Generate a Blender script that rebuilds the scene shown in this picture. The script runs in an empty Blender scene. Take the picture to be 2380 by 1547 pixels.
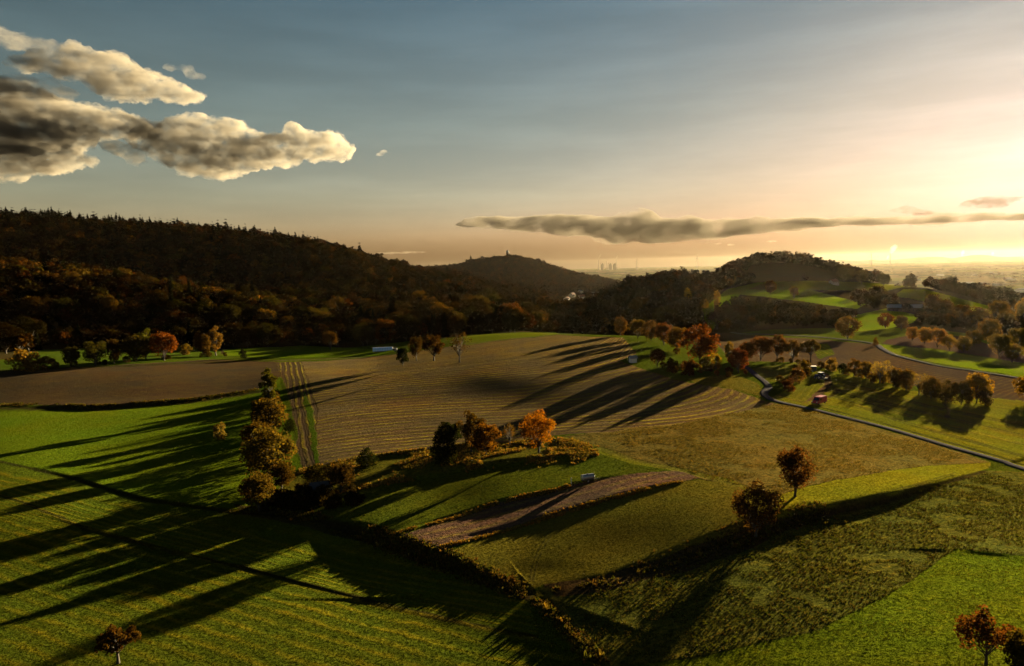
import bpy, math, random
import numpy as np
from mathutils import Matrix, Vector

# ------------------------------------------------------------------ camera, sky, sun, exposure
S = bpy.context.scene
R_ = math.radians
CAMZ = 150.0
PITCH, ROLL, FPX = 5.56, -1.32, 1587.0
W_, H_ = 2380.0, 1547.0
cd = bpy.data.cameras.new("camera"); cam = bpy.data.objects.new("camera", cd)
S.collection.objects.link(cam); S.camera = cam
cd.sensor_width = 36.0; cd.lens = 36.0 * FPX / W_
cd.clip_start = 0.5; cd.clip_end = 200000.0
CM = Matrix.Rotation(R_(90 - PITCH), 3, 'X') @ Matrix.Rotation(R_(ROLL), 3, 'Z')
cam.matrix_world = Matrix.Translation((0, 0, CAMZ)) @ CM.to_4x4()
CR = np.array(CM)

SUN_AZ, SUN_EL = 39.5, 7.5
world = bpy.data.worlds.new("World"); S.world = world; world.use_nodes = True
wn = world.node_tree; wn.nodes.clear()
wo = wn.nodes.new("ShaderNodeOutputWorld"); bg = wn.nodes.new("ShaderNodeBackground")
sky = wn.nodes.new("ShaderNodeTexSky"); sky.sky_type = 'NISHITA'; sky.sun_disc = False
sky.sun_elevation = R_(SUN_EL); sky.sun_rotation = R_(SUN_AZ)
sky.altitude = 0; sky.air_density = 1.0; sky.dust_density = 0.5; sky.ozone_density = 1.0
_hs = wn.nodes.new("ShaderNodeHueSaturation"); _hs.inputs["Saturation"].default_value = 1.08
wn.links.new(sky.outputs[0], _hs.inputs["Color"])
# sky colour graded by height and its brightness compressed round the sun
def _vm(op, a, b):
    n = wn.nodes.new("ShaderNodeVectorMath"); n.operation = op
    for k, v in enumerate((a, b)):
        if isinstance(v, tuple): n.inputs[k].default_value = v
        else: wn.links.new(v, n.inputs[k])
    return n.outputs[0]
EXPO = 2.9
_geo = wn.nodes.new("ShaderNodeTexCoord"); _sep = wn.nodes.new("ShaderNodeSeparateXYZ"); wn.links.new(_geo.outputs["Generated"], _sep.inputs[0])
_rp = wn.nodes.new("ShaderNodeValToRGB"); wn.links.new(_sep.outputs[2], _rp.inputs[0])
_kn = [(0, (.018, .013, .0125)), (.02, (.052, .038, .032)), (.045, (.106, .078, .058)), (.1, (.126, .108, .076)), (.2, (.101, .098, .072)), (.4, (.054, .072, .067)), (.62, (.032, .040, .041)), (1, (.018, .022, .025))]  # upper stops dim the unseen sky overhead to cut ambient light
for _q in range(len(_kn) - 2): _rp.color_ramp.elements.new(.5)
for _e, (_p, _v) in zip(_rp.color_ramp.elements, _kn): _e.position = _p; _e.color = (_v[0] * 5, _v[1] * 5, _v[2] * 5, 1)
_s2 = _vm('MULTIPLY', _vm('MULTIPLY', sky.outputs[0], _rp.outputs[0]), tuple([.2 / (.05 * 2 ** EXPO)] * 3))
_c = _vm('DIVIDE', _s2, _vm('ADD', _vm('MULTIPLY', sky.outputs[0], (.064, .068, .013)), (1, 1, 1)))
# faint high streaks
_mp = wn.nodes.new("ShaderNodeMapping"); wn.links.new(_geo.outputs["Generated"], _mp.inputs[0]); _mp.inputs["Scale"].default_value = (1.6, 1.6, 13); _mp.inputs["Rotation"].default_value = (.10, .16, .3)
_nz = wn.nodes.new("ShaderNodeTexNoise"); wn.links.new(_mp.outputs[0], _nz.inputs["Vector"]); _nz.inputs["Scale"].default_value = 2.2; _nz.inputs["Detail"].default_value = 7; _nz.inputs["Roughness"].default_value = .62
_m2 = wn.nodes.new("ShaderNodeMapRange"); wn.links.new(_nz.outputs[0], _m2.inputs[0]); _m2.inputs[1].default_value = .40; _m2.inputs[2].default_value = .72; _m2.inputs[3].default_value = .97; _m2.inputs[4].default_value = 1.16
_sc = wn.nodes.new("ShaderNodeVectorMath"); _sc.operation = 'SCALE'; wn.links.new(_c, _sc.inputs[0]); wn.links.new(_m2.outputs[0], _sc.inputs["Scale"]); _c = _sc.outputs[0]
wn.links.new(_c, bg.inputs[0]); wn.links.new(bg.outputs[0], wo.inputs[0])
bg.inputs[1].default_value = 0.05
sd = bpy.data.lights.new("sun", 'SUN'); sun = bpy.data.objects.new("sun", sd)
S.collection.objects.link(sun); sd.energy = 5.0; sd.angle = R_(0.5); sd.color = (1.0, 0.80, 0.44)
sv = Vector((math.sin(R_(SUN_AZ)) * math.cos(R_(SUN_EL)), math.cos(R_(SUN_AZ)) * math.cos(R_(SUN_EL)), math.sin(R_(SUN_EL))))
sun.rotation_euler = sv.to_track_quat('Z', 'Y').to_euler()
S.view_settings.view_transform = 'Standard'; S.view_settings.look = 'None'
S.view_settings.exposure = EXPO; S.view_settings.gamma = 1.0

# ------------------------------------------------------------------ maths helpers
rng = np.random.default_rng(7)
random.seed(7)

def ray(x, y):
    v = np.stack([(np.asarray(x, float) - W_ / 2) / FPX, -(np.asarray(y, float) - H_ / 2) / FPX,
                  -np.ones_like(np.asarray(x, float))], -1)
    return v @ CR.T

def proj(P):                      # world points -> photo-view coordinates
    v = (np.asarray(P, float) - np.array([0, 0, CAMZ])) @ CR
    d = np.maximum(-v[..., 2], 1e-6)
    return W_ / 2 + FPX * v[..., 0] / d, H_ / 2 - FPX * v[..., 1] / d, -v[..., 2]

def pchip(xk, yk, x):             # xk (K,), yk (K,) -> values at x
    xk = np.asarray(xk, float); yk = np.asarray(yk, float)
    return pchip2(xk[None, :], yk[None, :], np.asarray(x, float)[None, :])[0]

def pchip2(xk, yk, x):            # row-wise: xk (N,K), yk (N,K), x (N,M)
    h = np.diff(xk, axis=1); dl = np.diff(yk, axis=1) / h
    m = np.zeros_like(yk)
    a, b = dl[:, :-1], dl[:, 1:]
    w1 = 2 * h[:, 1:] + h[:, :-1]; w2 = h[:, 1:] + 2 * h[:, :-1]
    ok = a * b > 0
    den = np.where(ok, w1 / np.where(ok, a, 1) + w2 / np.where(ok, b, 1), 1)
    m[:, 1:-1] = np.where(ok, (w1 + w2) / den, 0)
    m[:, 0] = dl[:, 0]; m[:, -1] = dl[:, -1]
    N, K = xk.shape
    out = np.empty_like(x)
    idx = np.empty(x.shape, int)
    for i in range(N):
        idx[i] = np.clip(np.searchsorted(xk[i], x[i]) - 1, 0, K - 2)
    r = np.arange(N)[:, None]
    x0 = xk[r, idx]; hh = h[r, idx]; t = np.clip((x - x0) / hh, 0, 1)
    y0 = yk[r, idx]; y1 = yk[r, idx + 1]; m0 = m[r, idx] * hh; m1 = m[r, idx + 1] * hh
    t2 = t * t; t3 = t2 * t
    return y0 * (2 * t3 - 3 * t2 + 1) + m0 * (t3 - 2 * t2 + t) + y1 * (-2 * t3 + 3 * t2) + m1 * (t3 - t2)

_perm = rng.random((257, 257))
def vnoise(x, y):
    xi = np.floor(x).astype(int); yi = np.floor(y).astype(int)
    fx = x - xi; fy = y - yi
    fx = fx * fx * (3 - 2 * fx); fy = fy * fy * (3 - 2 * fy)
    a = _perm[xi % 256, yi % 256]; b = _perm[(xi + 1) % 256, yi % 256]
    c = _perm[xi % 256, (yi + 1) % 256]; d = _perm[(xi + 1) % 256, (yi + 1) % 256]
    return (a * (1 - fx) + b * fx) * (1 - fy) + (c * (1 - fx) + d * fx) * fy * 1.0
def fbm(x, y, o=4):
    s = 0; a = 0.5; t = 0
    for k in range(o):
        s = s + a * (vnoise(x * 2 ** k + 17.3 * k, y * 2 ** k - 9.1 * k) - 0.5); t += a; a *= 0.5
    return s / t * 2
# ------------------------------------------------------------------ terrain: lofted feature lines
# every line: list of (x in the photo, image row y of bare ground or None, horizontal distance r or None, height z or None)
XC = [-900, 0, 300, 600, 800, 1000, 1200, 1350, 1500, 1650, 1800, 1950, 2100, 2240, 2380, 3200]
def zline(y, zs):
    return [(x, y, None, z) for x, z in zip(XC, zs)]
def rl(xs, ys, rs):
    return [(x, y, r, None) for x, y, r in zip(xs, ys, rs)]
LINES = [
 [(x, None, 30, z) for x, z in zip(XC, [-50]*8 + [-49]*4 + [-46]*4)],
 zline(1547, [-50,-50,-50,-50,-50,-50,-49.5,-48.5,-47.5,-46.5,-45.5,-44.5,-43.5,-42.5,-42,-40]),
 zline(1300, [-51,-51,-51,-51,-51,-50,-49,-48,-47,-46,-45.2,-44.7,-44.5,-44,-44,-43]),
 zline(1120, [-50,-50,-51,-51,-50,-49,-47,-46,-45.2,-44.6,-44.4,-44.6,-45,-45.6,-46.4,-48]),
 zline(950,  [-47,-48,-49,-50,-49,-47.5,-46,-44.5,-43.8,-43.6,-44.2,-45.5,-47,-48.5,-50,-53]),
 zline(865,  [-43,-44,-45.5,-47,-47,-45,-42.5,-41.5,-41,-41.2,-43,-45.5,-47.5,-50,-52,-57]),
 rl(XC, [840,828,820,818,812,793,778,779,784,797,802,800,805,822,840,860],
        [460,460,460,450,425,410,400,385,375,370,390,410,420,440,450,450]),
 [(-900,825,520,None),(0,812,520,None),(300,805,520,None),(600,800,520,None),(800,803,500,None),(1000,780,500,None),(1200,770,500,None),
  (1350,None,520,-58),(1500,None,560,-66),(1650,None,540,-60),(1800,765,560,None),(1950,762,560,None),(2100,762,560,None),(2240,770,570,None),(2380,790,570,None),(3200,800,570,None)],
 [(-900,600,700,None),(0,636,700,None),(300,672,680,None),(600,730,650,None),(800,764,620,None),(1000,740,640,None),(1200,745,640,None),
  (1350,None,700,-64),(1430,None,700,-58),(1500,722,680,None),(1650,700,690,None),(1800,704,700,None),(1950,712,700,None),(2100,722,700,None),(2240,735,700,None),(2380,750,700,None),(3200,770,700,None)],
 [(-900,None,860,-5),(0,None,860,-12),(300,None,850,-20),(600,None,820,-30),(800,692,780,None),(1000,700,760,None),(1200,722,740,None),
  (1350,None,850,-64),(1430,695,820,None),(1500,676,800,None),(1580,662,800,None),(1650,672,820,None),(1720,662,850,None),(1800,660,850,None),(1900,667,850,None),(2000,690,850,None),(2060,676,850,None),(2120,668,850,None),(2240,690,850,None),(2380,722,850,None),(3200,740,850,None)],
 [(-900,490,1450,None),(0,520,1400,None),(360,537,1350,None),(500,551,1280,None),(700,574,1200,None),(880,622,1100,None),(1000,650,980,None),(1100,668,930,None),(1200,700,880,None),(1290,730,860,None),
  (1350,None,1000,-62),(1500,None,1050,-66),(1600,680,1050,None),(1650,658,1050,None),(1720,622,1050,None),(1800,608,1050,None),(1860,610,1050,None),(1950,632,1050,None),(2100,667,1050,None),(2240,690,1050,None),(2380,718,1050,None),(3200,740,1050,None)],
 [(x, None, 1500, z) for x, z in zip(XC, [10,10,5,-5,-20,-40,-60,-62,-70,-60,-30,-40,-70,-80,-90,-100])],
 [(-900,None,1900,0),(900,None,1900,-30),(1000,650,1850,None),(1200,655,1850,None),(1300,668,1850,None),(1400,682,1850,None),(1480,690,1850,None),(1560,None,1850,-100),(3200,None,1850,-120)],
 [(-900,None,2150,20),(900,None,2150,-10),(1000,630,2150,None),(1060,625,2150,None),(1100,612,2150,None),(1180,606,2150,None),(1250,615,2150,None),(1300,633,2150,None),(1400,655,2150,None),(1450,666,2150,None),(1500,680,2150,None),(1560,None,2150,-110),(3200,None,2150,-125)],
 [(-900,None,2900,-60),(1000,None,2900,-90),(1300,None,2700,-120),(3200,None,2700,-134)],
 [(-900,None,4200,-140),(3200,None,4200,-140)],
 [(-900,None,40000,-140),(3200,None,40000,-140)],
]
NTH = 1501
TH = np.linspace(R_(-62), R_(62), NTH)
LR = np.linspace(math.log(25), math.log(40000), 4000)
_rk, _zk = [], []
for ln in LINES:
    th, rr, zz = [], [], []
    for (x, y, r, z) in ln:
        d = ray(x, y if y is not None else 800.0); hd = math.hypot(d[0], d[1]); t = d[2] / hd
        if y is not None and r is None: r = z / t
        if y is not None and z is None: z = r * t
        th.append(math.atan2(d[0], d[1])); rr.append(r); zz.append(z)
    _rk.append(pchip(th, np.log(rr), np.clip(TH, th[0], th[-1])))
    _zk.append(pchip(th, zz, np.clip(TH, th[0], th[-1])))
_rk = np.array(_rk).T; _zk = np.array(_zk).T
for k in range(1, _rk.shape[1]):
    _rk[:, k] = np.maximum(_rk[:, k], _rk[:, k - 1] + 0.045)
def _smooth(a, n):
    k = np.hanning(2 * n + 3)[1:-1]; k /= k.sum()
    p = np.pad(a, ((n, n), (0, 0)), mode='edge')
    return np.stack([np.convolve(p[:, j], k, 'valid') for j in range(a.shape[1])], 1)
_zk = _smooth(_zk, 14); _rk = _smooth(_rk, 14)
ZT = pchip2(_rk, _zk, np.clip(np.broadcast_to(LR, (NTH, LR.size)), _rk[:, :1], _rk[:, -1:]))

BANKS = []      # (world polyline, height, width, decay, side)
def segdist(px, py, poly):
    """signed distance to a polyline (+ on its left side), and parameter 0..1 along it"""
    best = np.full(px.shape, 1e9); sgn = np.ones(px.shape); bc = np.zeros(px.shape); par = np.zeros(px.shape)
    L = np.hypot(*np.diff(poly, axis=0).T); cum = np.concatenate([[0], np.cumsum(L)]); tot = cum[-1]
    for i in range(len(poly) - 1):
        ax, ay = poly[i]; bx, by = poly[i + 1]; dx, dy = bx - ax, by - ay
        l2 = dx * dx + dy * dy
        t = np.clip(((px - ax) * dx + (py - ay) * dy) / l2, 0, 1)
        ex = px - ax - t * dx; ey = py - ay - t * dy
        cr0 = dx * (py - ay) - dy * (px - ax); ac_ = np.abs(cr0) / math.sqrt(l2)
        d = np.hypot(ex, ey); m = (d < best - 1e-6) | ((d < best + 1e-6) & (ac_ > bc))
        best = np.where(m, d, best); sgn = np.where(m, np.sign(cr0 + 1e-12), sgn); bc = np.where(m, ac_, bc)
        par = np.where(m, (cum[i] + t * L[i]) / tot, par)
    return best * sgn, par

def base_z(X, Y):
    X = np.asarray(X, float); Y = np.asarray(Y, float)
    th = np.arctan2(X, Y); r = np.hypot(X, Y)
    u = np.clip((th - TH[0]) / (TH[1] - TH[0]), 0, NTH - 1.001)
    v = np.clip((np.log(np.maximum(r, 1)) - LR[0]) / (LR[1] - LR[0]), 0, LR.size - 1.001)
    ui = u.astype(int); vi = v.astype(int); fu = u - ui; fv = v - vi
    z = (ZT[ui, vi] * (1 - fu) + ZT[ui + 1, vi] * fu) * (1 - fv) + (ZT[ui, vi + 1] * (1 - fu) + ZT[ui + 1, vi + 1] * fu) * fv
    near = np.clip((r - 60) / 200, 0.3, 1) * np.clip((4000 - r) / 1500, 0, 1)
    z = z + fbm(X / 60, Y / 60, 2) * 0.28 * near
    far = np.clip((r - 560) / 200, 0, 1) * np.clip((3200 - r) / 1000, 0, 1)
    z = z + fbm(X / 160 + 5, Y / 160, 3) * 5.0 * far
    return z + CAMZ

def gz(X, Y):
    z = base_z(X, Y)
    X = np.asarray(X, float); Y = np.asarray(Y, float)
    for poly, h, w, D in BANKS:
        mn = poly.min(0) - D * 3; mx = poly.max(0) + D * 3
        m = (X > mn[0]) & (X < mx[0]) & (Y > mn[1]) & (Y < mx[1])
        if not np.any(m): continue
        sd_, par = segdist(X[m] if X.ndim else X, Y[m] if Y.ndim else Y, poly)
        xm, ym = (X[m], Y[m]) if X.ndim else (X, Y); tl = np.hypot(*np.diff(poly, axis=0).T).sum() * .38
        ends = np.clip(np.minimum(np.hypot(xm - poly[0, 0], ym - poly[0, 1]), np.hypot(xm - poly[-1, 0], ym - poly[-1, 1])) / tl, 0, 1); ends = ends * ends * (3 - 2 * ends)
        b = h * (1 / (1 + np.exp(-np.clip(sd_ / w, -30, 30) * 4)) - 0.5) * np.exp(-(np.abs(sd_) / D) ** 2) * ends
        if X.ndim: z[m] += b
        else: z = z + b
    return z

_RS = np.exp(np.linspace(math.log(30), math.log(40000), 6000))
def hit(x, y, rmin=30, rmax=40000):
    """ground point seen at photo position (x, y)"""
    d = ray(x, y); hd = math.hypot(d[0], d[1]); ux, uy, t = d[0] / hd, d[1] / hd, d[2] / hd
    rs = _RS[(_RS >= rmin) & (_RS <= rmax)]
    g = gz(rs * ux, rs * uy) - (CAMZ + rs * t)
    i = np.argmax(g > 0)
    if not g[i] > 0:
        i = int(np.argmax(g)); r = rs[i]
    elif i == 0: r = rs[0]
    else:
        a = -g[i - 1] / (g[i] - g[i - 1]); r = rs[i - 1] + a * (rs[i] - rs[i - 1])
    return np.array([r * ux, r * uy])
def hits(pts, **k): return np.array([hit(*p, **k) for p in pts])

def inpoly(px, py, poly):
    c = np.zeros(px.shape, bool); n = len(poly)
    for i in range(n):
        x1, y1 = poly[i]; x2, y2 = poly[(i + 1) % n]
        if y1 == y2: continue
        m = (y1 > py) != (y2 > py)
        c ^= m & (px < (x2 - x1) * (py - y1) / (y2 - y1) + x1)
    return c

# terrace banks: left side of the polyline (looking along it) is raised
def bank(pts, h, w, D): BANKS.append((hits(pts), h, w, D))
_b = [([(1262,1358),(1400,1342),(1560,1290),(1700,1240),(1800,1205),(1930,1186),(2100,1150),(2290,1092)], 1.7, 1.4, 22),
      ([(1000,1282),(1090,1252),(1250,1208),(1400,1165),(1520,1132),(1618,1112)], 0.7, .7, 6),
      ([(905,1248),(1010,1215),(1150,1170),(1300,1138),(1330,1125),(1480,1098)], 0.6, .7, 6),
      ([(760,1150),(900,1120),(1050,1092),(1200,1070),(1390,1054)], 0.9, 1., 8),
      ([(700,1092),(860,1062),(1010,1042),(1160,1030),(1300,1016)], 0.5, 1., 6),
      ([(700,1195),(850,1232),(1000,1290),(1130,1338),(1225,1375)], 1.9, 1.3, 12),
      ([(1250,1385),(1300,1440),(1360,1510),(1400,1547)], 1.0, 1.2, 6),
      ([(0,1070),(180,1112),(330,1158),(520,1186),(700,1195)], 0.35, .7, 4),
      ([(0,945),(230,947),(430,932),(600,906)], 1.3, 1.4, 9),
      ([(0,1168),(200,1228),(400,1282),(560,1318),(780,1375),(1000,1430),(1230,1478)], 0.22, 0.6, 3),
      ([(1240,1372),(1330,1470),(1400,1547)], -0.9, 1.0, 6),
      ([(2220,1275),(2300,1283),(2380,1292)], 0.25, 1., 6),
      ]
_B = [(hits(p), h, w, D) for p, h, w, D in _b]
BANKS = _B

GROUND_MAT = None
def mesh_obj(name, verts, faces_idx, loops_per, mat=None, parent=None, smooth=False):
    """fast mesh from numpy: verts (N,3), faces (F,k)"""
    me = bpy.data.meshes.new(name)
    F, k = faces_idx.shape
    me.vertices.add(len(verts)); me.vertices.foreach_set("co", np.ascontiguousarray(verts, dtype=np.float32).ravel())
    me.loops.add(F * k); me.loops.foreach_set("vertex_index", np.ascontiguousarray(faces_idx, dtype=np.int32).ravel())
    me.polygons.add(F); me.polygons.foreach_set("loop_start", np.arange(0, F * k, k, dtype=np.int32))
    if smooth: me.polygons.foreach_set("use_smooth", np.ones(F, bool))
    me.update(calc_edges=True)
    if mat: me.materials.append(mat)
    ob = bpy.data.objects.new(name, me); S.collection.objects.link(ob)
    if parent: ob.parent = parent
    return ob
# ------------------------------------------------------------------ node helpers
def newmat(name):
    m = bpy.data.materials.new(name); m.use_nodes = True; m.node_tree.nodes.clear(); return m, m.node_tree
def N(nt, typ, **kw):
    n = nt.nodes.new(typ)
    for k, v in kw.items():
        if k.startswith('i_'):
            key = k[2:]; n.inputs[int(key) if key.isdigit() else key.replace('_', ' ')].default_value = v
        else: setattr(n, k, v)
    return n
def L(nt, a, b): nt.links.new(a, b)
def MA(nt, op, a, b=None, c=None, clamp=False):
    n = nt.nodes.new("ShaderNodeMath"); n.operation = op; n.use_clamp = clamp
    for i, v in enumerate((a, b, c)):
        if v is None: continue
        if isinstance(v, (int, float)): n.inputs[i].default_value = v
        else: nt.links.new(v, n.inputs[i])
    return n.outputs[0]
def MIX(nt, f, a, b, mode='MIX'):
    n = nt.nodes.new("ShaderNodeMix"); n.data_type = 'RGBA'; n.blend_type = mode
    for s, v in ((0, f), (6, a), (7, b)):
        if isinstance(v, (int, float)): n.inputs[s].default_value = v
        elif isinstance(v, tuple): n.inputs[s].default_value = (*v, 1) if len(v) == 3 else v
        else: nt.links.new(v, n.inputs[s])
    return n.outputs[2]
def NOISE(nt, vec, scale, detail=4, rough=.55, out=0):
    n = nt.nodes.new("ShaderNodeTexNoise"); n.inputs["Scale"].default_value = scale
    n.inputs["Detail"].default_value = detail; n.inputs["Roughness"].default_value = rough
    nt.links.new(vec, n.inputs["Vector"]); return n.outputs[out]
def MAPR(nt, v, a, b, c=0., d=1.):
    n = nt.nodes.new("ShaderNodeMapRange"); nt.links.new(v, n.inputs[0])
    for i, q in enumerate((a, b, c, d)): n.inputs[i + 1].default_value = q
    return n.outputs[0]

# ------------------------------------------------------------------ ground sheet
_th = np.radians(np.concatenate([np.arange(-60, -39.5, .4), np.arange(-39.5, 39.5, .088), np.arange(39.5, 60.01, .4)]))
_r = [34.0]
while _r[-1] < 24000:
    r = _r[-1]
    if r < 620: dr = min(max(r * r / 45000, .25), 1.7)
    elif r < 1500: dr = 3.2
    elif r < 3200: dr = 9
    else: dr = r * .035
    _r.append(r + dr)
_r = np.array(_r)
TT, RR = np.meshgrid(_th, _r)
GX = RR * np.sin(TT); GY = RR * np.cos(TT)
GZ = gz(GX.ravel(), GY.ravel()).reshape(GX.shape)
GV = np.stack([GX, GY, GZ], -1).reshape(-1, 3)
nr, nc = GX.shape
_i = np.arange(nr * nc).reshape(nr, nc)
GF = np.stack([_i[:-1, :-1], _i[:-1, 1:], _i[1:, 1:], _i[1:, :-1]], -1).reshape(-1, 4)
PX, PY, _ = proj(GV); RG = RR.ravel(); XG = GV[:, 0]; YG = GV[:, 1]
# wobble the field outlines a little so they are not ruler-straight
_w = fbm(XG / 9, YG / 9, 3); _w2 = fbm(XG / 9 + 40, YG / 9 + 7, 3)
_sc = 1587 / np.maximum(RG, 60)
PXw = PX + _w * 0.9 * _sc; PYw = PY + _w2 * 0.35 * _sc

col = np.zeros((len(GV), 4), np.float32); col[:, 3] = 1
prm = np.zeros((len(GV), 4), np.float32); prm[:, 3] = 1   # r row strength, g tuft strength, b grassiness
rowv = np.zeros(len(GV), np.float32)

def polyfit_rows(lines, idx, deg=2):
    """rows follow the given ground lines: v(x,y) fitted through them"""
    P = []; V = []
    for v, pts in lines:
        h = hits(pts)
        for a, b in zip(h[:-1], h[1:]):
            for t in np.linspace(0, 1, 8): P.append(a + (b - a) * t); V.append(v)
    P = np.array(P); V = np.array(V); c = P.mean(0); s = P.std() + 1e-6
    def feat(Q):
        q = (Q - c) / s; x, y = q[:, 0], q[:, 1]
        f = [np.ones_like(x), x, y]
        if deg >= 2: f += [x * x, x * y, y * y]
        if deg >= 3: f += [x ** 3, x * x * y, x * y * y, y ** 3]
        return np.stack(f, 1)
    w, *_ = np.linalg.lstsq(feat(P), V, rcond=None)
    return feat(np.stack([XG[idx], YG[idx]], 1)) @ w

def field(poly, c, rows=0, tuft=.5, grass=1., rmin=0, rmax=1e6, lines=None, deg=2, ang=None, per=2.2):
    bb = np.array(poly, float); mn = bb.min(0) - 3; mx = bb.max(0) + 3
    m = (PXw > mn[0]) & (PXw < mx[0]) & (PYw > mn[1]) & (PYw < mx[1]) & (RG > rmin) & (RG < rmax)
    idx = np.nonzero(m)[0]
    idx = idx[inpoly(PXw[idx], PYw[idx], poly)]
    col[idx, :3] = c; prm[idx, 0] = rows; prm[idx, 1] = tuft; prm[idx, 2] = grass
    if lines is not None: rowv[idx] = polyfit_rows(lines, idx, deg)
    elif ang is not None:
        a = R_(ang); rowv[idx] = XG[idx] * math.sin(a) - YG[idx] * math.cos(a)
    if lines is not None or ang is not None: rowv[idx] /= per
    return idx

SOIL = (.085, .055, .036); SOILD = (.06, .042, .03)
G1 = (.062, .092, .008); GY_ = (.095, .090, .014); GO = (.075, .070, .016); GD = (.040, .045, .012)
# defaults
near = (RG < 445) | ((RG < 560) & (PX > 1500))
col[:, :3] = (.030, .026, .010); prm[:, 1] = .5; prm[:, 2] = .3
col[near, :3] = G1; prm[near, 2] = 1
_pl = RG > 3000
pn = vnoise(XG / 420, YG / 900) ; pn2 = vnoise(XG / 130 + 9, YG / 300)
col[_pl, :3] = np.where((pn[_pl] > .55)[:, None], (.075, .085, .03), np.where((pn2[_pl] > .6)[:, None], (.12, .10, .06), (.035, .040, .02)))
# lower left: meadow, striped meadow, bottom field
field([(-900,1175),(0,1150),(200,1225),(560,1318),(1000,1430),(1240,1480),(1420,1547),(1500,2600),(-900,2600)], G1, rows=.8, tuft=.8, per=3.4,
      lines=[(0, [(0,1150),(560,1318),(1240,1480)]), (22, [(0,1330),(500,1470),(800,1547)])], deg=1)
field([(-900,1000),(0,1072),(330,1158),(700,1195),(1000,1290),(1225,1378),(1250,1480),(560,1318),(200,1225),(-900,1120)], (0.083, 0.121, 0.010), rows=.9, tuft=.35,
      lines=[(0, [(0,1075),(330,1160),(700,1215)]), (14, [(0,1165),(560,1316),(1240,1478)])], deg=2)
field([(-900,950),(0,955),(230,955),(430,936),(600,912),(650,880),(720,1190),(560,1186),(330,1155),(0,1068),(-900,940)], (0.093, 0.151, 0.008), rows=.05, tuft=.6, ang=10)
field([(-900,840),(0,858),(200,852),(500,835),(650,842),(660,870),(600,903),(430,930),(220,942),(0,938),(-900,950)], (.034,.025,.017), rows=.25, tuft=.12, grass=0, lines=[(0,[(0,860),(600,850)]),(60,[(0,938),(600,903)])], deg=1)  # brown field's colour lowered to stand in for shade lying on it
# ploughed field with green rows
PL = [(640,842),(800,836),(930,822),(1080,800),(1200,787),(1300,779),(1450,784),(1480,822),(1440,838),(1560,880),(1700,905),(1800,938),(1700,962),(1560,985),(1400,1003),(1290,1012),(1160,1028),(1010,1040),(860,1060),(700,1092),(690,1000),(665,900)]
field(PL, (.092, .066, .035), rows=1.0, tuft=.1, grass=.12, deg=3,
      lines=[(0,[(720,1075),(860,1045),(1010,1028),(1160,1018),(1300,1008)]),
             (18,[(740,1000),(900,972),(1100,962),(1300,960),(1500,930),(1640,900)]),
             (38,[(760,935),(900,920),(1100,912),(1300,895),(1440,860)]),
             (60,[(800,880),(1000,868),(1200,850),(1350,820)]), (110,[(850,836),(1100,806),(1300,782)])])
field([(640,842),(700,840),(735,940),(742,1085),(700,1092),(690,1000),(668,900)], (.050,.037,.022), rows=.8, tuft=.25, grass=.1,
      lines=[(0,[(668,860),(695,1000),(703,1090)]),(5,[(700,860),(738,1000),(745,1085)])], deg=1)
field([(706,905),(722,945),(736,1000),(742,1075),(732,1078),(722,1000),(706,940)], (0.068, 0.118, 0.010), tuft=1, grass=1)
# tree terrace and grass below it
field([(690,1096),(860,1062),(1010,1042),(1240,1026),(1310,1018),(1392,1052),(1200,1072),(1000,1102),(760,1152),(680,1180),(640,1140)], (0.093, 0.097, 0.013), tuft=1.3, grass=.8)
field([(680,1185),(760,1152),(1000,1102),(1200,1072),(1392,1054),(1470,1075),(1560,1090),(1480,1098),(1330,1125),(1150,1172),(905,1248),(850,1230),(740,1195)], (0.083, 0.114, 0.011), tuft=.95, rows=.1, ang=20)
# garden strip
field([(905,1250),(1150,1172),(1330,1125),(1480,1098),(1592,1092),(1625,1110),(1520,1132),(1400,1165),(1250,1208),(1000,1284),(950,1268)], (.075,.050,.038), tuft=.9, grass=.1, rows=.35,
      lines=[(0,[(905,1250),(1150,1172),(1480,1098)]),(7,[(1000,1284),(1250,1208),(1520,1132)])], deg=1)
# rough yellow meadow
field([(1310,1014),(1400,1003),(1560,985),(1700,962),(1800,938),(1850,940),(2000,980),(2200,1040),(2300,1075),(2150,1085),(2000,1105),(1880,1128),(1800,1180),(1730,1150),(1625,1110),(1592,1092),(1560,1088),(1392,1052)], (.135,.112,.028), tuft=1.5, grass=.75)
field([(1310,1016),(1400,1040),(1460,1068),(1600,1090),(1700,1115),(1780,1150),(1790,1165),(1700,1128),(1600,1098),(1470,1078),(1392,1055)], (0.165, 0.185, 0.016), tuft=.3)
field([(1820,1148),(1900,1125),(2000,1103),(2150,1083),(2300,1074),(2295,1090),(2100,1150),(1930,1186),(1860,1195),(1790,1205)], (.20,.205,.012), tuft=.35, rows=.45,
      lines=[(0,[(1830,1150),(2000,1130),(2200,1085)]),(8,[(1800,1200),(1930,1180),(2280,1090)])], deg=1)
field([(1625,1112),(1720,1130),(1790,1165),(1800,1203),(1700,1240),(1560,1290),(1400,1342),(1262,1358),(1225,1375),(1130,1338),(1010,1290),(1250,1208),(1400,1165),(1520,1132)], (.135,.130,.018), tuft=.28, rows=.22,
      lines=[(0,[(1010,1290),(1250,1208),(1520,1132)]),(26,[(1262,1358),(1560,1290),(1790,1205)])], deg=2)
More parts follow.
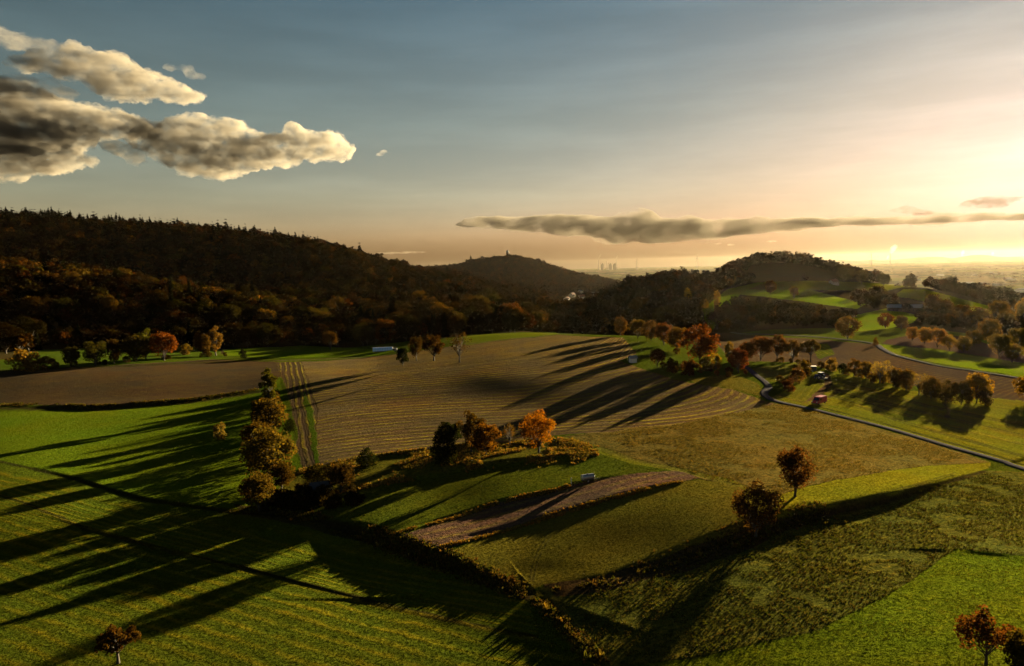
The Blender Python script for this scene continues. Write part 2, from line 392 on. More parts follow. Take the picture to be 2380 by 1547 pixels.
# dark rough field, bottom right, and the bright meadow in the corner
field([(1262,1362),(1400,1345),(1560,1292),(1700,1242),(1800,1207),(1930,1188),(2100,1152),(2290,1094),(3200,1130),(3200,1300),(2380,1292),(2300,1283),(2220,1275),(2060,1385),(1900,1460),(1650,1520),(1480,1547),(1400,1560),(1300,1440)], (0.078, 0.087, 0.016), tuft=1.7, grass=.6, rows=.35,
      lines=[(0,[(1300,1400),(1700,1270),(2250,1120)]),(30,[(1450,1540),(2000,1400),(2380,1260)])], deg=1)
field([(3200,1310),(2380,1294),(2300,1284),(2220,1276),(2060,1387),(1900,1462),(1650,1522),(1480,1549),(1420,1565),(1500,2600),(3200,2600)], (0.099, 0.143, 0.008), tuft=1.1, rows=.12, ang=-60)
field([(1235,1372),(1262,1372),(1300,1420),(1400,1530),(1430,1560),(1380,1560),(1300,1470)], (0.090, 0.104, 0.011), tuft=1.4, rows=.9,
      lines=[(0,[(1235,1372),(1380,1560)]),(3.2,[(1262,1372),(1430,1560)])], deg=1)
# dark scrubby verge of the diagonal ditch
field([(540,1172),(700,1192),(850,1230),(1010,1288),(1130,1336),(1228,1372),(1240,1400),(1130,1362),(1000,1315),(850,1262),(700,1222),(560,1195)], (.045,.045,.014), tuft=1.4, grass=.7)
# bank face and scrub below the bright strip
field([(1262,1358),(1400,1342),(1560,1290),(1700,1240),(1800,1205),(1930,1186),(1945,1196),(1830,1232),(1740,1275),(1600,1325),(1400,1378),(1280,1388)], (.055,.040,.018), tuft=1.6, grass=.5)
# right: stubble and tracks beyond the road
field([(1790,925),(1830,905),(1850,870),(1890,858),(1960,858),(2100,905),(2300,925),(3200,1000),(3200,1350),(2380,1088),(2200,1033),(2050,988),(1900,948)], (0.165,0.185,0.014), tuft=.5, rows=1.0, per=4.,
      lines=[(0,[(1850,935),(2050,985),(2380,1080)]),(12,[(1950,925),(2150,965),(2380,1025)]),(30,[(2000,890),(2200,925),(2380,950)])], deg=2)
field([(1860,878),(1895,862),(1925,870),(1935,890),(1905,925),(1870,930),(1838,920)], (.13,.14,.014), tuft=.3, rows=.9, per=3., lines=[(0,[(1880,870),(1870,900),(1845,918)]),(9,[(1925,872),(1928,895),(1885,928)])], deg=1)
field([(1905,862),(1925,868),(1938,888),(1925,905),(1900,925),(1865,935),(1885,922),(1915,895),(1918,880)], (.07,.045,.025), tuft=.4, grass=.1)
field([(1740,858),(1850,842),(1870,850),(1850,870),(1800,888),(1775,882)], (0.120, 0.126, 0.016), tuft=.3)
field([(1600,880),(1700,870),(1760,890),(1778,915),(1800,930),(1700,904),(1620,890)], (0.128, 0.126, 0.019), tuft=1.3)
# beyond: plough, strips, slope meadows
field([(1640,770),(1760,780),(1900,788),(2030,800),(2080,826),(2160,846),(2380,878),(3200,960),(3200,1010),(2300,925),(2100,890),(1960,855),(1890,850),(1850,842),(1700,838)], (.042,.029,.022), tuft=.15, grass=0, rows=.3, ang=40)
field([(1880,800),(1925,798),(1940,822),(1905,835)], (0.075, 0.104, 0.011), rows=1., ang=80, tuft=.3)
field([(2040,800),(2170,812),(2380,845),(3200,930),(3200,960),(2380,876),(2200,847),(2085,824)], (0.154,0.232,0.010), tuft=.2, rows=.2, ang=60)
field([(2060,790),(2150,770),(2250,785),(2380,825),(3200,900),(3200,925),(2380,843),(2170,810),(2050,799)], (0.045,0.030,0.023), tuft=.15, grass=0)
field([(1630,800),(1630,720),(1690,672),(1760,656),(1840,660),(1930,686),(2015,705),(1990,718),(1880,702),(1780,690),(1720,684)], (0.162,0.273,0.011), tuft=.15, rmin=560)
field([(1960,772),(1990,732),(2060,716),(2140,734),(2120,750),(2060,765)], (0.166,0.263,0.010), tuft=.15, rmin=480)
field([(2075,688),(2100,672),(2150,672),(2320,716),(2300,732),(2200,712),(2120,694)], (0.176,0.240,0.013), tuft=.2, rmin=600)
field([(1740,672),(1780,655),(1880,652),(2000,655),(2110,664),(2060,676),(1930,674)], (0.147,0.176,0.022), tuft=.2, rmin=700)
field([(515,812),(700,803),(930,814),(880,826),(600,832),(530,826)], (0.105, 0.185, 0.008), tuft=.2, rows=.2, ang=5, rmax=600)
field([(1078,778),(1290,771),(1300,776),(1170,788),(1085,802)], (0.128, 0.168, 0.012), tuft=.2, rmax=600)
field([(100,812),(500,800),(520,830),(0,862),(0,840)], (0.060, 0.101, 0.010), tuft=.7, rmax=620)

def track(pts, w, c, tuft=.8, grass=.4, strength=.85, **k):
    poly = hits(pts, **k); mn = poly.min(0) - w * 3; mx = poly.max(0) + w * 3
    idx = np.nonzero((XG > mn[0]) & (XG < mx[0]) & (YG > mn[1]) & (YG < mx[1]))[0]
    d, _p = segdist(XG[idx], YG[idx], poly); d = np.abs(d) + fbm(XG[idx] / 3, YG[idx] / 3, 2) * w * .5
    f = np.clip((w - d) / (w * .5), 0, 1)[:, None] * strength
    col[idx, :3] = col[idx, :3] * (1 - f) + np.array(c) * f; prm[idx, 1] = prm[idx, 1] * (1 - f[:, 0]) + tuft * f[:, 0]; prm[idx, 2] = prm[idx, 2] * (1 - f[:, 0]) + grass * f[:, 0]
track([(0,1072),(180,1114),(330,1160),(520,1188),(700,1198)], 1.1, (.018, .016, .007))
track([(0,1150),(50,1165),(200,1228),(400,1282),(560,1318),(780,1375),(1000,1430),(1240,1480)], .8, (.020, .017, .008))
track([(700,1198),(850,1240),(1010,1298),(1130,1346),(1235,1385)], 1.6, (.022, .018, .008))
track([(0,948),(230,951),(430,936),(600,910)], 3.0, (.020, .016, .009))
track([(640,838),(560,838),(300,850),(0,862)], 4.0, (.020, .020, .008))
track([(640,838),(800,832),(930,822),(1080,800),(1200,786),(1300,778)], 1.6, (.10, .085, .05))
track([(1810,918),(1900,944),(2050,982),(2200,1026),(2380,1080)], 1.0, (.022, .020, .010))
track([(1850,1198),(1930,1188),(2100,1152),(2290,1094)], .8, (.025, .016, .008))
track([(1310,1017),(1390,1040),(1470,1068),(1600,1096),(1720,1130)], 1.3, (.17, .17, .03), tuft=.2, grass=1)
for dy in (0, 9):
    track([(1262 + dy,1368),(1300 + dy,1415),(1400 + dy,1525),(1440 + dy,1560)], .38, (.16, .16, .03), grass=1)
    track([(1232 + dy * .8,1350),(1236 + dy,1320),(1250 + dy,1280),(1272 + dy,1245)], .22, (.04, .04, .015), strength=.6)
    track([(1850,1178 + dy),(2000,1160 + dy),(2120,1128 + dy * .7),(2220,1098 + dy * .5)], .30, (.05, .045, .012), strength=.7)
for (a_, b_, c_) in (((1900,884),(1925,905),(1890,930)), ((1915,880),(1950,905),(1905,935)), ((1930,900),(2100,945),(2380,1010)), ((1940,905),(2100,960),(2380,1030)), ((1960,885),(2150,940),(2380,985)), ((1935,915),(2080,972),(2380,1058)), ((2195,935),(2205,950),(2200,968))):
    for dy in (0, 4): track([(a_[0],a_[1]+dy),(b_[0],b_[1]+dy),(c_[0],c_[1]+dy)], .75, (.040, .030, .014), strength=.75)
gm, nt = newmat("ground_cover")
co = N(nt, "ShaderNodeTexCoord"); obj = co.outputs["Object"]
ac = N(nt, "ShaderNodeAttribute", attribute_name="col").outputs[0]
ap = N(nt, "ShaderNodeAttribute", attribute_name="prm").outputs[0]
sp = N(nt, "ShaderNodeSeparateColor"); L(nt, ap, sp.inputs[0])
a_row, a_tuft, a_grass = sp.outputs[0], sp.outputs[1], sp.outputs[2]
rv = N(nt, "ShaderNodeAttribute", attribute_name="rowv").outputs[2]
n_big = NOISE(nt, obj, .045, 5, .6); n_mid = NOISE(nt, obj, .35, 5, .6); n_fine = NOISE(nt, obj, 2.2, 4, .65)
n_mid2 = NOISE(nt, obj, .8, 5, .65)
# rows: several periods beating together so that they are not a regular comb
cx = N(nt, "ShaderNodeCombineXYZ"); L(nt, rv, cx.inputs[0])
n_row = NOISE(nt, cx.outputs[0], .62, 3, .7)
n_row2 = NOISE(nt, cx.outputs[0], 2.3, 2, .5)
rvw = MA(nt, 'ADD', rv, MA(nt, 'ADD', MA(nt, 'MULTIPLY', n_mid, .30), MA(nt, 'MULTIPLY', n_big, 1.3)))
r1 = MA(nt, 'SINE', MA(nt, 'MULTIPLY', rvw, 6.2832))
rf = MA(nt, 'SINE', MA(nt, 'MULTIPLY', rvw, 6.2832 * 3))
r2 = MAPR(nt, n_row, .40, .62); r3 = MAPR(nt, n_row2, .35, .65)
peak = MA(nt, 'MULTIPLY', MA(nt, 'POWER', MAPR(nt, r1, -1, 1), 3.0), MAPR(nt, NOISE(nt, obj, .16, 4, .7), .36, .58, .15, 1.))
rowh = MA(nt, 'ADD', MA(nt, 'MULTIPLY', peak, .55), MA(nt, 'ADD', MA(nt, 'MULTIPLY', r2, .3), MA(nt, 'MULTIPLY', MAPR(nt, rf, -1, 1), .15)))
# colour
greenrow = MA(nt, 'MULTIPLY', MA(nt, 'MULTIPLY', MA(nt, 'MULTIPLY', peak, MAPR(nt, r3, 0, 1, .35, 1.)), a_row), MAPR(nt, n_big, .30, .52))
c1 = MIX(nt, MA(nt, 'MULTIPLY', greenrow, .95), ac, (.24, .22, .012))
rowd = MA(nt, 'MULTIPLY', MA(nt, 'MULTIPLY', MAPR(nt, n_row, .58, .42), a_row), .45)
c1 = MIX(nt, rowd, c1, MIX(nt, 1., c1, (.45, .42, .45), 'MULTIPLY'))
c2 = MIX(nt, MA(nt, 'MULTIPLY', MAPR(nt, n_big, .38, .68), .6), c1, MIX(nt, 1., c1, (1.35, .92, .7), 'MULTIPLY'))
n_pt = NOISE(nt, obj, .13, 4, .6)
pat = MAPR(nt, n_pt, .38, .62)
tc = MA(nt, 'MULTIPLY', MA(nt, 'MULTIPLY', a_tuft, MAPR(nt, n_mid2, .52, .72)), pat); tc = MA(nt, 'MINIMUM', MA(nt, 'MULTIPLY', tc, .7), .8)
c3 = MIX(nt, tc, c2, MIX(nt, 1., c2, (1.8, 1.35, .95), 'MULTIPLY'))
dk = MA(nt, 'MINIMUM', MA(nt, 'MULTIPLY', MA(nt, 'MULTIPLY', a_tuft, MAPR(nt, n_mid2, .46, .32, 0, .8)), MAPR(nt, pat, 0, 1, 1, .85)), .8)
c4 = MIX(nt, dk, c3, MIX(nt, 1., c3, (.35, .42, .45), 'MULTIPLY'))
c5 = MIX(nt, 1., c4, MIX(nt, MAPR(nt, n_fine, .3, .7), (.62, .64, .68), (1.38, 1.34, 1.25)), 'MULTIPLY')
# relief
hgt = MA(nt, 'ADD', MA(nt, 'MULTIPLY', MA(nt, 'MULTIPLY', rowh, a_row), .30),
      MA(nt, 'ADD', MA(nt, 'MULTIPLY', MA(nt, 'MULTIPLY', n_mid2, a_tuft), .5), MA(nt, 'MULTIPLY', n_fine, MAPR(nt, a_tuft, 0, 1.2, .03, .16))))
bp = N(nt, "ShaderNodeBump", i_Strength=1.0, i_Distance=1.0); L(nt, hgt, bp.inputs["Height"])
# grass and clods stand up from the ground: scatter the normals sideways so that low sun catches them
nz1 = NOISE(nt, obj, 2.3, 3, .8, out=1); nz2 = NOISE(nt, obj, 9.0, 2, .7, out=1)
def VM(op, a, b):
    n = nt.nodes.new("ShaderNodeVectorMath"); n.operation = op
    for k, v in enumerate((a, b)):
        if isinstance(v, tuple): n.inputs[k].default_value = v
        elif v is not None: nt.links.new(v, n.inputs[k])
    return n
sv_ = VM('ADD', VM('MULTIPLY', VM('SUBTRACT', nz1, (.5, .5, .5)).outputs[0], (4.5, 4.5, .4)).outputs[0], VM('MULTIPLY', VM('SUBTRACT', nz2, (.5, .5, .5)).outputs[0], (9, 9, .5)).outputs[0])
sc_ = nt.nodes.new("ShaderNodeVectorMath"); sc_.operation = 'SCALE'; L(nt, sv_.outputs[0], sc_.inputs[0]); L(nt, MAPR(nt, a_grass, 0, 1, .22, 1.0), sc_.inputs["Scale"])
nn_ = VM('NORMALIZE', VM('ADD', bp.outputs[0], sc_.outputs[0]).outputs[0], None)
df = N(nt, "ShaderNodeBsdfDiffuse"); L(nt, c5, df.inputs[0]); L(nt, nn_.outputs[0], df.inputs["Normal"])
tr = N(nt, "ShaderNodeBsdfTranslucent"); L(nt, MIX(nt, 1., c5, (1.3, 1.35, .6), 'MULTIPLY'), tr.inputs[0]); L(nt, nn_.outputs[0], tr.inputs["Normal"])
mx = N(nt, "ShaderNodeMixShader"); L(nt, MA(nt, 'MULTIPLY', a_grass, .45), mx.inputs[0]); L(nt, df.outputs[0], mx.inputs[1]); L(nt, tr.outputs[0], mx.inputs[2])
out = N(nt, "ShaderNodeOutputMaterial"); L(nt, mx.outputs[0], out.inputs[0])

ground = mesh_obj("ground", GV, GF, 4, gm, smooth=True)
ground["kind"] = "structure"
me = ground.data
for nm, arr in (("col", col), ("prm", prm)):
    a = me.attributes.new(nm, 'FLOAT_COLOR', 'POINT'); a.data.foreach_set("color", arr.ravel())
a = me.attributes.new("rowv", 'FLOAT', 'POINT'); a.data.foreach_set("value", rowv)
# ------------------------------------------------------------------ vegetation templates
trng = np.random.default_rng(21)
def unit(v): return v / np.maximum(np.linalg.norm(v, axis=-1, keepdims=True), 1e-9)

def cards(P, Nn, size, g, asp=1.5):
    """one four-cornered leaf spray per point, facing roughly along Nn"""
    n = len(P); Nn = unit(Nn + g.normal(0, .55, (n, 3)))
    t = unit(np.cross(Nn, g.normal(0, 1, (n, 3)))); b = np.cross(Nn, t)
    s = (size * g.uniform(.55, 1.25, n))[:, None]
    q = np.stack([P - t * s * .5 * asp, P - b * s * .42, P + t * s * .5 * asp + Nn * s * .15, P + b * s * .42], 1)
    return q.reshape(-1, 3)

def clumps_round(g, h, w, base, n, flat=.0, vase=.0):
    C = []; R = []
    cz = (h + base) / 2; rz = (h - base) / 2; rx = w / 2
    for i in range(n):
        d = unit(g.normal(0, 1, 3)); d[2] = abs(d[2]) * (1 if g.random() < .62 else -1) * (1 - flat * .3)
        rr = g.uniform(.50, .84)
        z = cz + d[2] * rz * rr
        k = 1 + vase * (z - cz) / rz
        C.append((d[0] * rx * rr * k, d[1] * rx * rr * k, z)); R.append(g.uniform(.24, .40) * min(rx, rz) * (1.1 if rr < .6 else .9))
    return np.array(C), np.array(R)

def crown_from(C, R, g, nleaf, size, up=.25, dens=None):
    w = R ** 2 if dens is None else R ** 2 * dens; k = g.choice(len(C), nleaf, p=w / w.sum())
    d = unit(g.normal(0, 1, (nleaf, 3))); d[:, 2] += up; d = unit(d)
    rr = R[k] * (1 - np.abs(g.normal(0, .22, nleaf))) * g.uniform(.85, 1.12, nleaf)
    P = C[k] + d * rr[:, None]
    return cards(P, d, size, g)

def tube(pts, rad, sides=6):
    pts = np.array(pts, float); V = []; F = []
    for i, p in enumerate(pts):
        d = pts[min(i + 1, len(pts) - 1)] - pts[max(i - 1, 0)]; d = d / (np.linalg.norm(d) + 1e-9)
        u = np.cross(d, [0.31, .9, .2]); u /= np.linalg.norm(u); v = np.cross(d, u)
        for k in range(sides):
            a = 2 * math.pi * k / sides; V.append(p + rad[i] * (math.cos(a) * u + math.sin(a) * v))
    for i in range(len(pts) - 1):
        for k in range(sides):
            F.append((i * sides + k, i * sides + (k + 1) % sides, (i + 1) * sides + (k + 1) % sides, (i + 1) * sides + k))
    return V, F
def join(parts):
    V = []; F = []
    for v, f in parts:
        o = len(V); V += list(v); F += [tuple(i + o for i in q) for q in f]
    return np.array(V), np.array(F)

def limbs(g, C, h, base, r0, lean=0., many=1.0):
    parts = []; top = h * .62
    tp = [(0, 0, -0.6), (lean * .2, 0, base * .5), (lean * .5, g.normal(0, .1), base), (lean, g.normal(0, .15), (base + top) / 2), (lean * 1.3, g.normal(0, .2), top)]
    parts.append(tube(tp, [r0 * 1.5, r0, r0 * .85, r0 * .55, r0 * .2]))
    for i in range(len(C)):
        if g.random() > many: continue
        c = C[i]; z0 = g.uniform(base * .8, min(max(base * 1.1, c[2] * .8), top * .95)) ; f = np.clip((z0 - base) / max(top - base, .1), 0, 1)
        a = np.array([lean * (.5 + .8 * f), 0, z0]); m = a * .45 + c * .55 + np.array([0, 0, .06 * h]) * g.uniform(-.5, 1)
        rr = r0 * (.5 - .25 * f)
        parts.append(tube([a, m, c], [rr, rr * .55, rr * .12], 4))
    return join(parts)

TEMPL = {}
def template(name, V, trunk):
    me = bpy.data.meshes.new(name + "_crown"); F = np.arange(len(V)).reshape(-1, 4)
    me.vertices.add(len(V)); me.vertices.foreach_set("co", V.astype(np.float32).ravel())
    me.loops.add(F.size); me.loops.foreach_set("vertex_index", F.astype(np.int32).ravel())
    me.polygons.add(len(F)); me.polygons.foreach_set("loop_start", np.arange(0, F.size, 4, dtype=np.int32)); me.update(calc_edges=True)
    lv = np.repeat(trng.random(len(F)), 4).astype(np.float32)
    a = me.attributes.new("lv", 'FLOAT', 'POINT'); a.data.foreach_set("value", lv)
    me.materials.append(LEAF)
    tm = None
    if trunk is not None:
        tv, tf = trunk; tm = bpy.data.meshes.new(name + "_trunk")
        tm.from_pydata([tuple(p) for p in tv], [], [tuple(int(i) for i in q) for q in tf]); tm.materials.append(BARK)
        tm.polygons.foreach_set("use_smooth", np.ones(len(tm.polygons), bool))
    TEMPL[name] = (me, tm, V, trunk)

def leafmat(name, source):
    m, nt = newmat(name); K_ = .5
    if source == 'object': base = N(nt, "ShaderNodeObjectInfo").outputs["Color"]
    else: base = N(nt, "ShaderNodeAttribute", attribute_name="col").outputs[0]
    base = MIX(nt, 1., base, ((.33, .32, .19) if source == 'object' else (.6, .55, .42) if source == 'tuft' else (.11, .09, .048)), 'MULTIPLY')
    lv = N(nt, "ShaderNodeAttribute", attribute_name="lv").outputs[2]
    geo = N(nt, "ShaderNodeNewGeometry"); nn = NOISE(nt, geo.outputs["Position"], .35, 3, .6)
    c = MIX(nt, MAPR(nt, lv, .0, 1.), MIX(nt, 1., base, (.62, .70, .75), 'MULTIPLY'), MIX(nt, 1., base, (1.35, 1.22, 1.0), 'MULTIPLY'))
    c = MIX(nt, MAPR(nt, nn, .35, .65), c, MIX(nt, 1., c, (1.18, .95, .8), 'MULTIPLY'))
    d = N(nt, "ShaderNodeBsdfDiffuse"); L(nt, c, d.inputs[0])
    t = N(nt, "ShaderNodeBsdfTranslucent"); L(nt, MIX(nt, 1., c, (1.5, 1.35, .7), 'MULTIPLY'), t.inputs[0])
    x = N(nt, "ShaderNodeMixShader"); x.inputs[0].default_value = .36 if source == 'object' else .2; L(nt, d.outputs[0], x.inputs[1]); L(nt, t.outputs[0], x.inputs[2])
    o = N(nt, "ShaderNodeOutputMaterial"); L(nt, x.outputs[0], o.inputs[0]); return m
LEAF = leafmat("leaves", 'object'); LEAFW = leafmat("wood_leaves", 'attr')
BARK, nt = newmat("bark"); co = N(nt, "ShaderNodeTexCoord")
nb = NOISE(nt, co.outputs["Object"], 5, 4); d = N(nt, "ShaderNodeBsdfPrincipled"); L(nt, MIX(nt, nb, (.018, .014, .010), (.06, .045, .03)), d.inputs["Base Color"])
d.inputs["Roughness"].default_value = .9; o = N(nt, "ShaderNodeOutputMaterial"); L(nt, d.outputs[0], o.inputs[0])

# all templates are 10 m tall; instances are scaled
def mk_round(name, seed, w=8, base=2.0, n=26, leaves=2600, size=.42, flat=0., vase=0., lean=0., r0=.28, many=1., up=.25):
    g = np.random.default_rng(seed); C, Rr = clumps_round(g, 10, w, base, n, flat, vase)
    template(name, crown_from(C, Rr, g, leaves, size, up), limbs(g, C, 10, base, r0, lean, many))
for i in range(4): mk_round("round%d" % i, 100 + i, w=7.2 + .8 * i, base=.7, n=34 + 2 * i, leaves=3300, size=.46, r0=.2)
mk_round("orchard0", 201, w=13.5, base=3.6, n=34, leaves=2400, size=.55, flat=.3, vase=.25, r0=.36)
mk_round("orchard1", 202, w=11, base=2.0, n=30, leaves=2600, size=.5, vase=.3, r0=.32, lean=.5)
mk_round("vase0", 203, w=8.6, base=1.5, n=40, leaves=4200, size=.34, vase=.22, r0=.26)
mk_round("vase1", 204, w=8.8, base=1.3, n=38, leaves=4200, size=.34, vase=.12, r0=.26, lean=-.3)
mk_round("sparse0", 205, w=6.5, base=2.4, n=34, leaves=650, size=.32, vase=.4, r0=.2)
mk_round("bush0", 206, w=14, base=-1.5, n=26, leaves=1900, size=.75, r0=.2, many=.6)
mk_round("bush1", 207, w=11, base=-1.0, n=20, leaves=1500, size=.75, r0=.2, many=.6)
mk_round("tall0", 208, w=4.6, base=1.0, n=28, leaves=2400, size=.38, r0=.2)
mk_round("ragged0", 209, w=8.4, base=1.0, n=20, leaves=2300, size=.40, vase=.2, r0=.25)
def mk_col(name, seed, w, pts, n, leaves, size, r0=.18):
    g = np.random.default_rng(seed); z = g.uniform(.3, 9.6, n); prof = np.interp(z, *pts) * w / 2
    a = g.uniform(0, 6.283, n); C = np.stack([np.cos(a) * prof * .6, np.sin(a) * prof * .6, z], 1); Rr = prof * .55 + .12
    template(name, crown_from(C, Rr, g, leaves, size, .5), limbs(g, C, 10, .6, r0, 0, .2))
mk_col("poplar0", 301, 2.9, ([0, 1, 5, 8, 10], [.2, .75, 1, .7, .1]), 46, 1500, .38)
mk_col("thuja0", 302, 5.4, ([0, 1, 4, 8, 10], [.6, .95, 1, .55, .08]), 60, 3400, .36)
mk_col("thuja1", 303, 7.6, ([0, 1, 4, 7, 10], [.8, 1, .95, .6, .1]), 60, 2600, .42)
def mk_spruce(name, seed, w=4.2, leaves=1500, size=.5):
    g = np.random.default_rng(seed); P = []; D = []
    for i in range(leaves):
        z = 10 * (1 - g.random() ** .62) * .97 + .4; lay = (z * 1.6) % 1.0
        rr = (10.3 - z) / 10 * w / 2 * (.55 + .45 * (1 - lay)) * g.uniform(.35, 1.05); a = g.uniform(0, 6.283)
        P.append((math.cos(a) * rr, math.sin(a) * rr, z)); D.append((math.cos(a) * .5, math.sin(a) * .5, .9))
    template(name, cards(np.array(P), np.array(D), size, g, 1.8), tube([(0, 0, -.5), (0, 0, 5), (0, 0, 9.9)], [.22, .14, .03], 6))
mk_spruce("spruce0", 401); mk_spruce("spruce1", 402, 3.4, 1300)
# light versions for the mass of the wood
LOW = {}
for i in range(5):
    g = np.random.default_rng(500 + i); C, Rr = clumps_round(g, 10, 8.5 + g.uniform(-1, 1.5), 1.2, 16)
    LOW['b%d' % i] = crown_from(C, Rr, g, 190, 1.25, .45)
for i in range(2):
    g = np.random.default_rng(520 + i); P = []; D = []
    for k in range(150):
        z = 10 * (1 - g.random() ** .6) * .97 + .3; rr = (10.2 - z) / 10 * 2.0 * g.uniform(.3, 1.05); a = g.uniform(0, 6.283)
        P.append((math.cos(a) * rr, math.sin(a) * rr, z)); D.append((math.cos(a) * .5, math.sin(a) * .5, .9))
    LOW['c%d' % i] = cards(np.array(P), np.array(D), 1.15, g, 1.8)

def tag(o, label=None, cat=None, group=None, kind=None):
    if label: o["label"] = label
    if cat: o["category"] = cat
    if group: o["group"] = group
    if kind: o["kind"] = kind
    return o
def empty(name, loc, rz=0.):
    o = bpy.data.objects.new(name, None); S.collection.objects.link(o); o.location = loc; o.rotation_euler = (0, 0, rz)
    o.empty_display_size = .5; return o

def plant(kind, xy, h, wide=1., color=(.1, .08, .02), label="", cat="tree", group=None, name="tree", sink=.25, rz=None, trunkcol=None):
    me, tm, _, _ = TEMPL[kind]
    z = float(gz(xy[0], xy[1]))
    o = empty(name, (xy[0], xy[1], z - sink * h / 10), trng.uniform(0, 6.28) if rz is None else rz)
    o.scale = (h / 10 * wide, h / 10 * wide, h / 10)
    tag(o, label, cat, group)
    c = bpy.data.objects.new("crown", me); c.color = (*color, 1); S.collection.objects.link(c); c.parent = o
    if tm:
        t = bpy.data.objects.new("trunk", tm); S.collection.objects.link(t); t.parent = o
    return o

def at(x, y, hpx, **k):            # base position and height in metres from its size in the photo
    p = hit(x, y, **k); z = float(gz(p[0], p[1])); _, _, d = proj(np.array([p[0], p[1], z]))
    return p, hpx * float(d) / FPX
YEL = (.17, .13, .02); ORG = (.30, .11, .015); RED = (.20, .055, .015); BRN = (.11, .065, .02); OLV = (.085, .085, .018); GRN = (.05, .075, .015); DKG = (.022, .032, .012)
DBR = (.07, .045, .018); GLD = (.26, .16, .02); PAL = (.32, .26, .09)
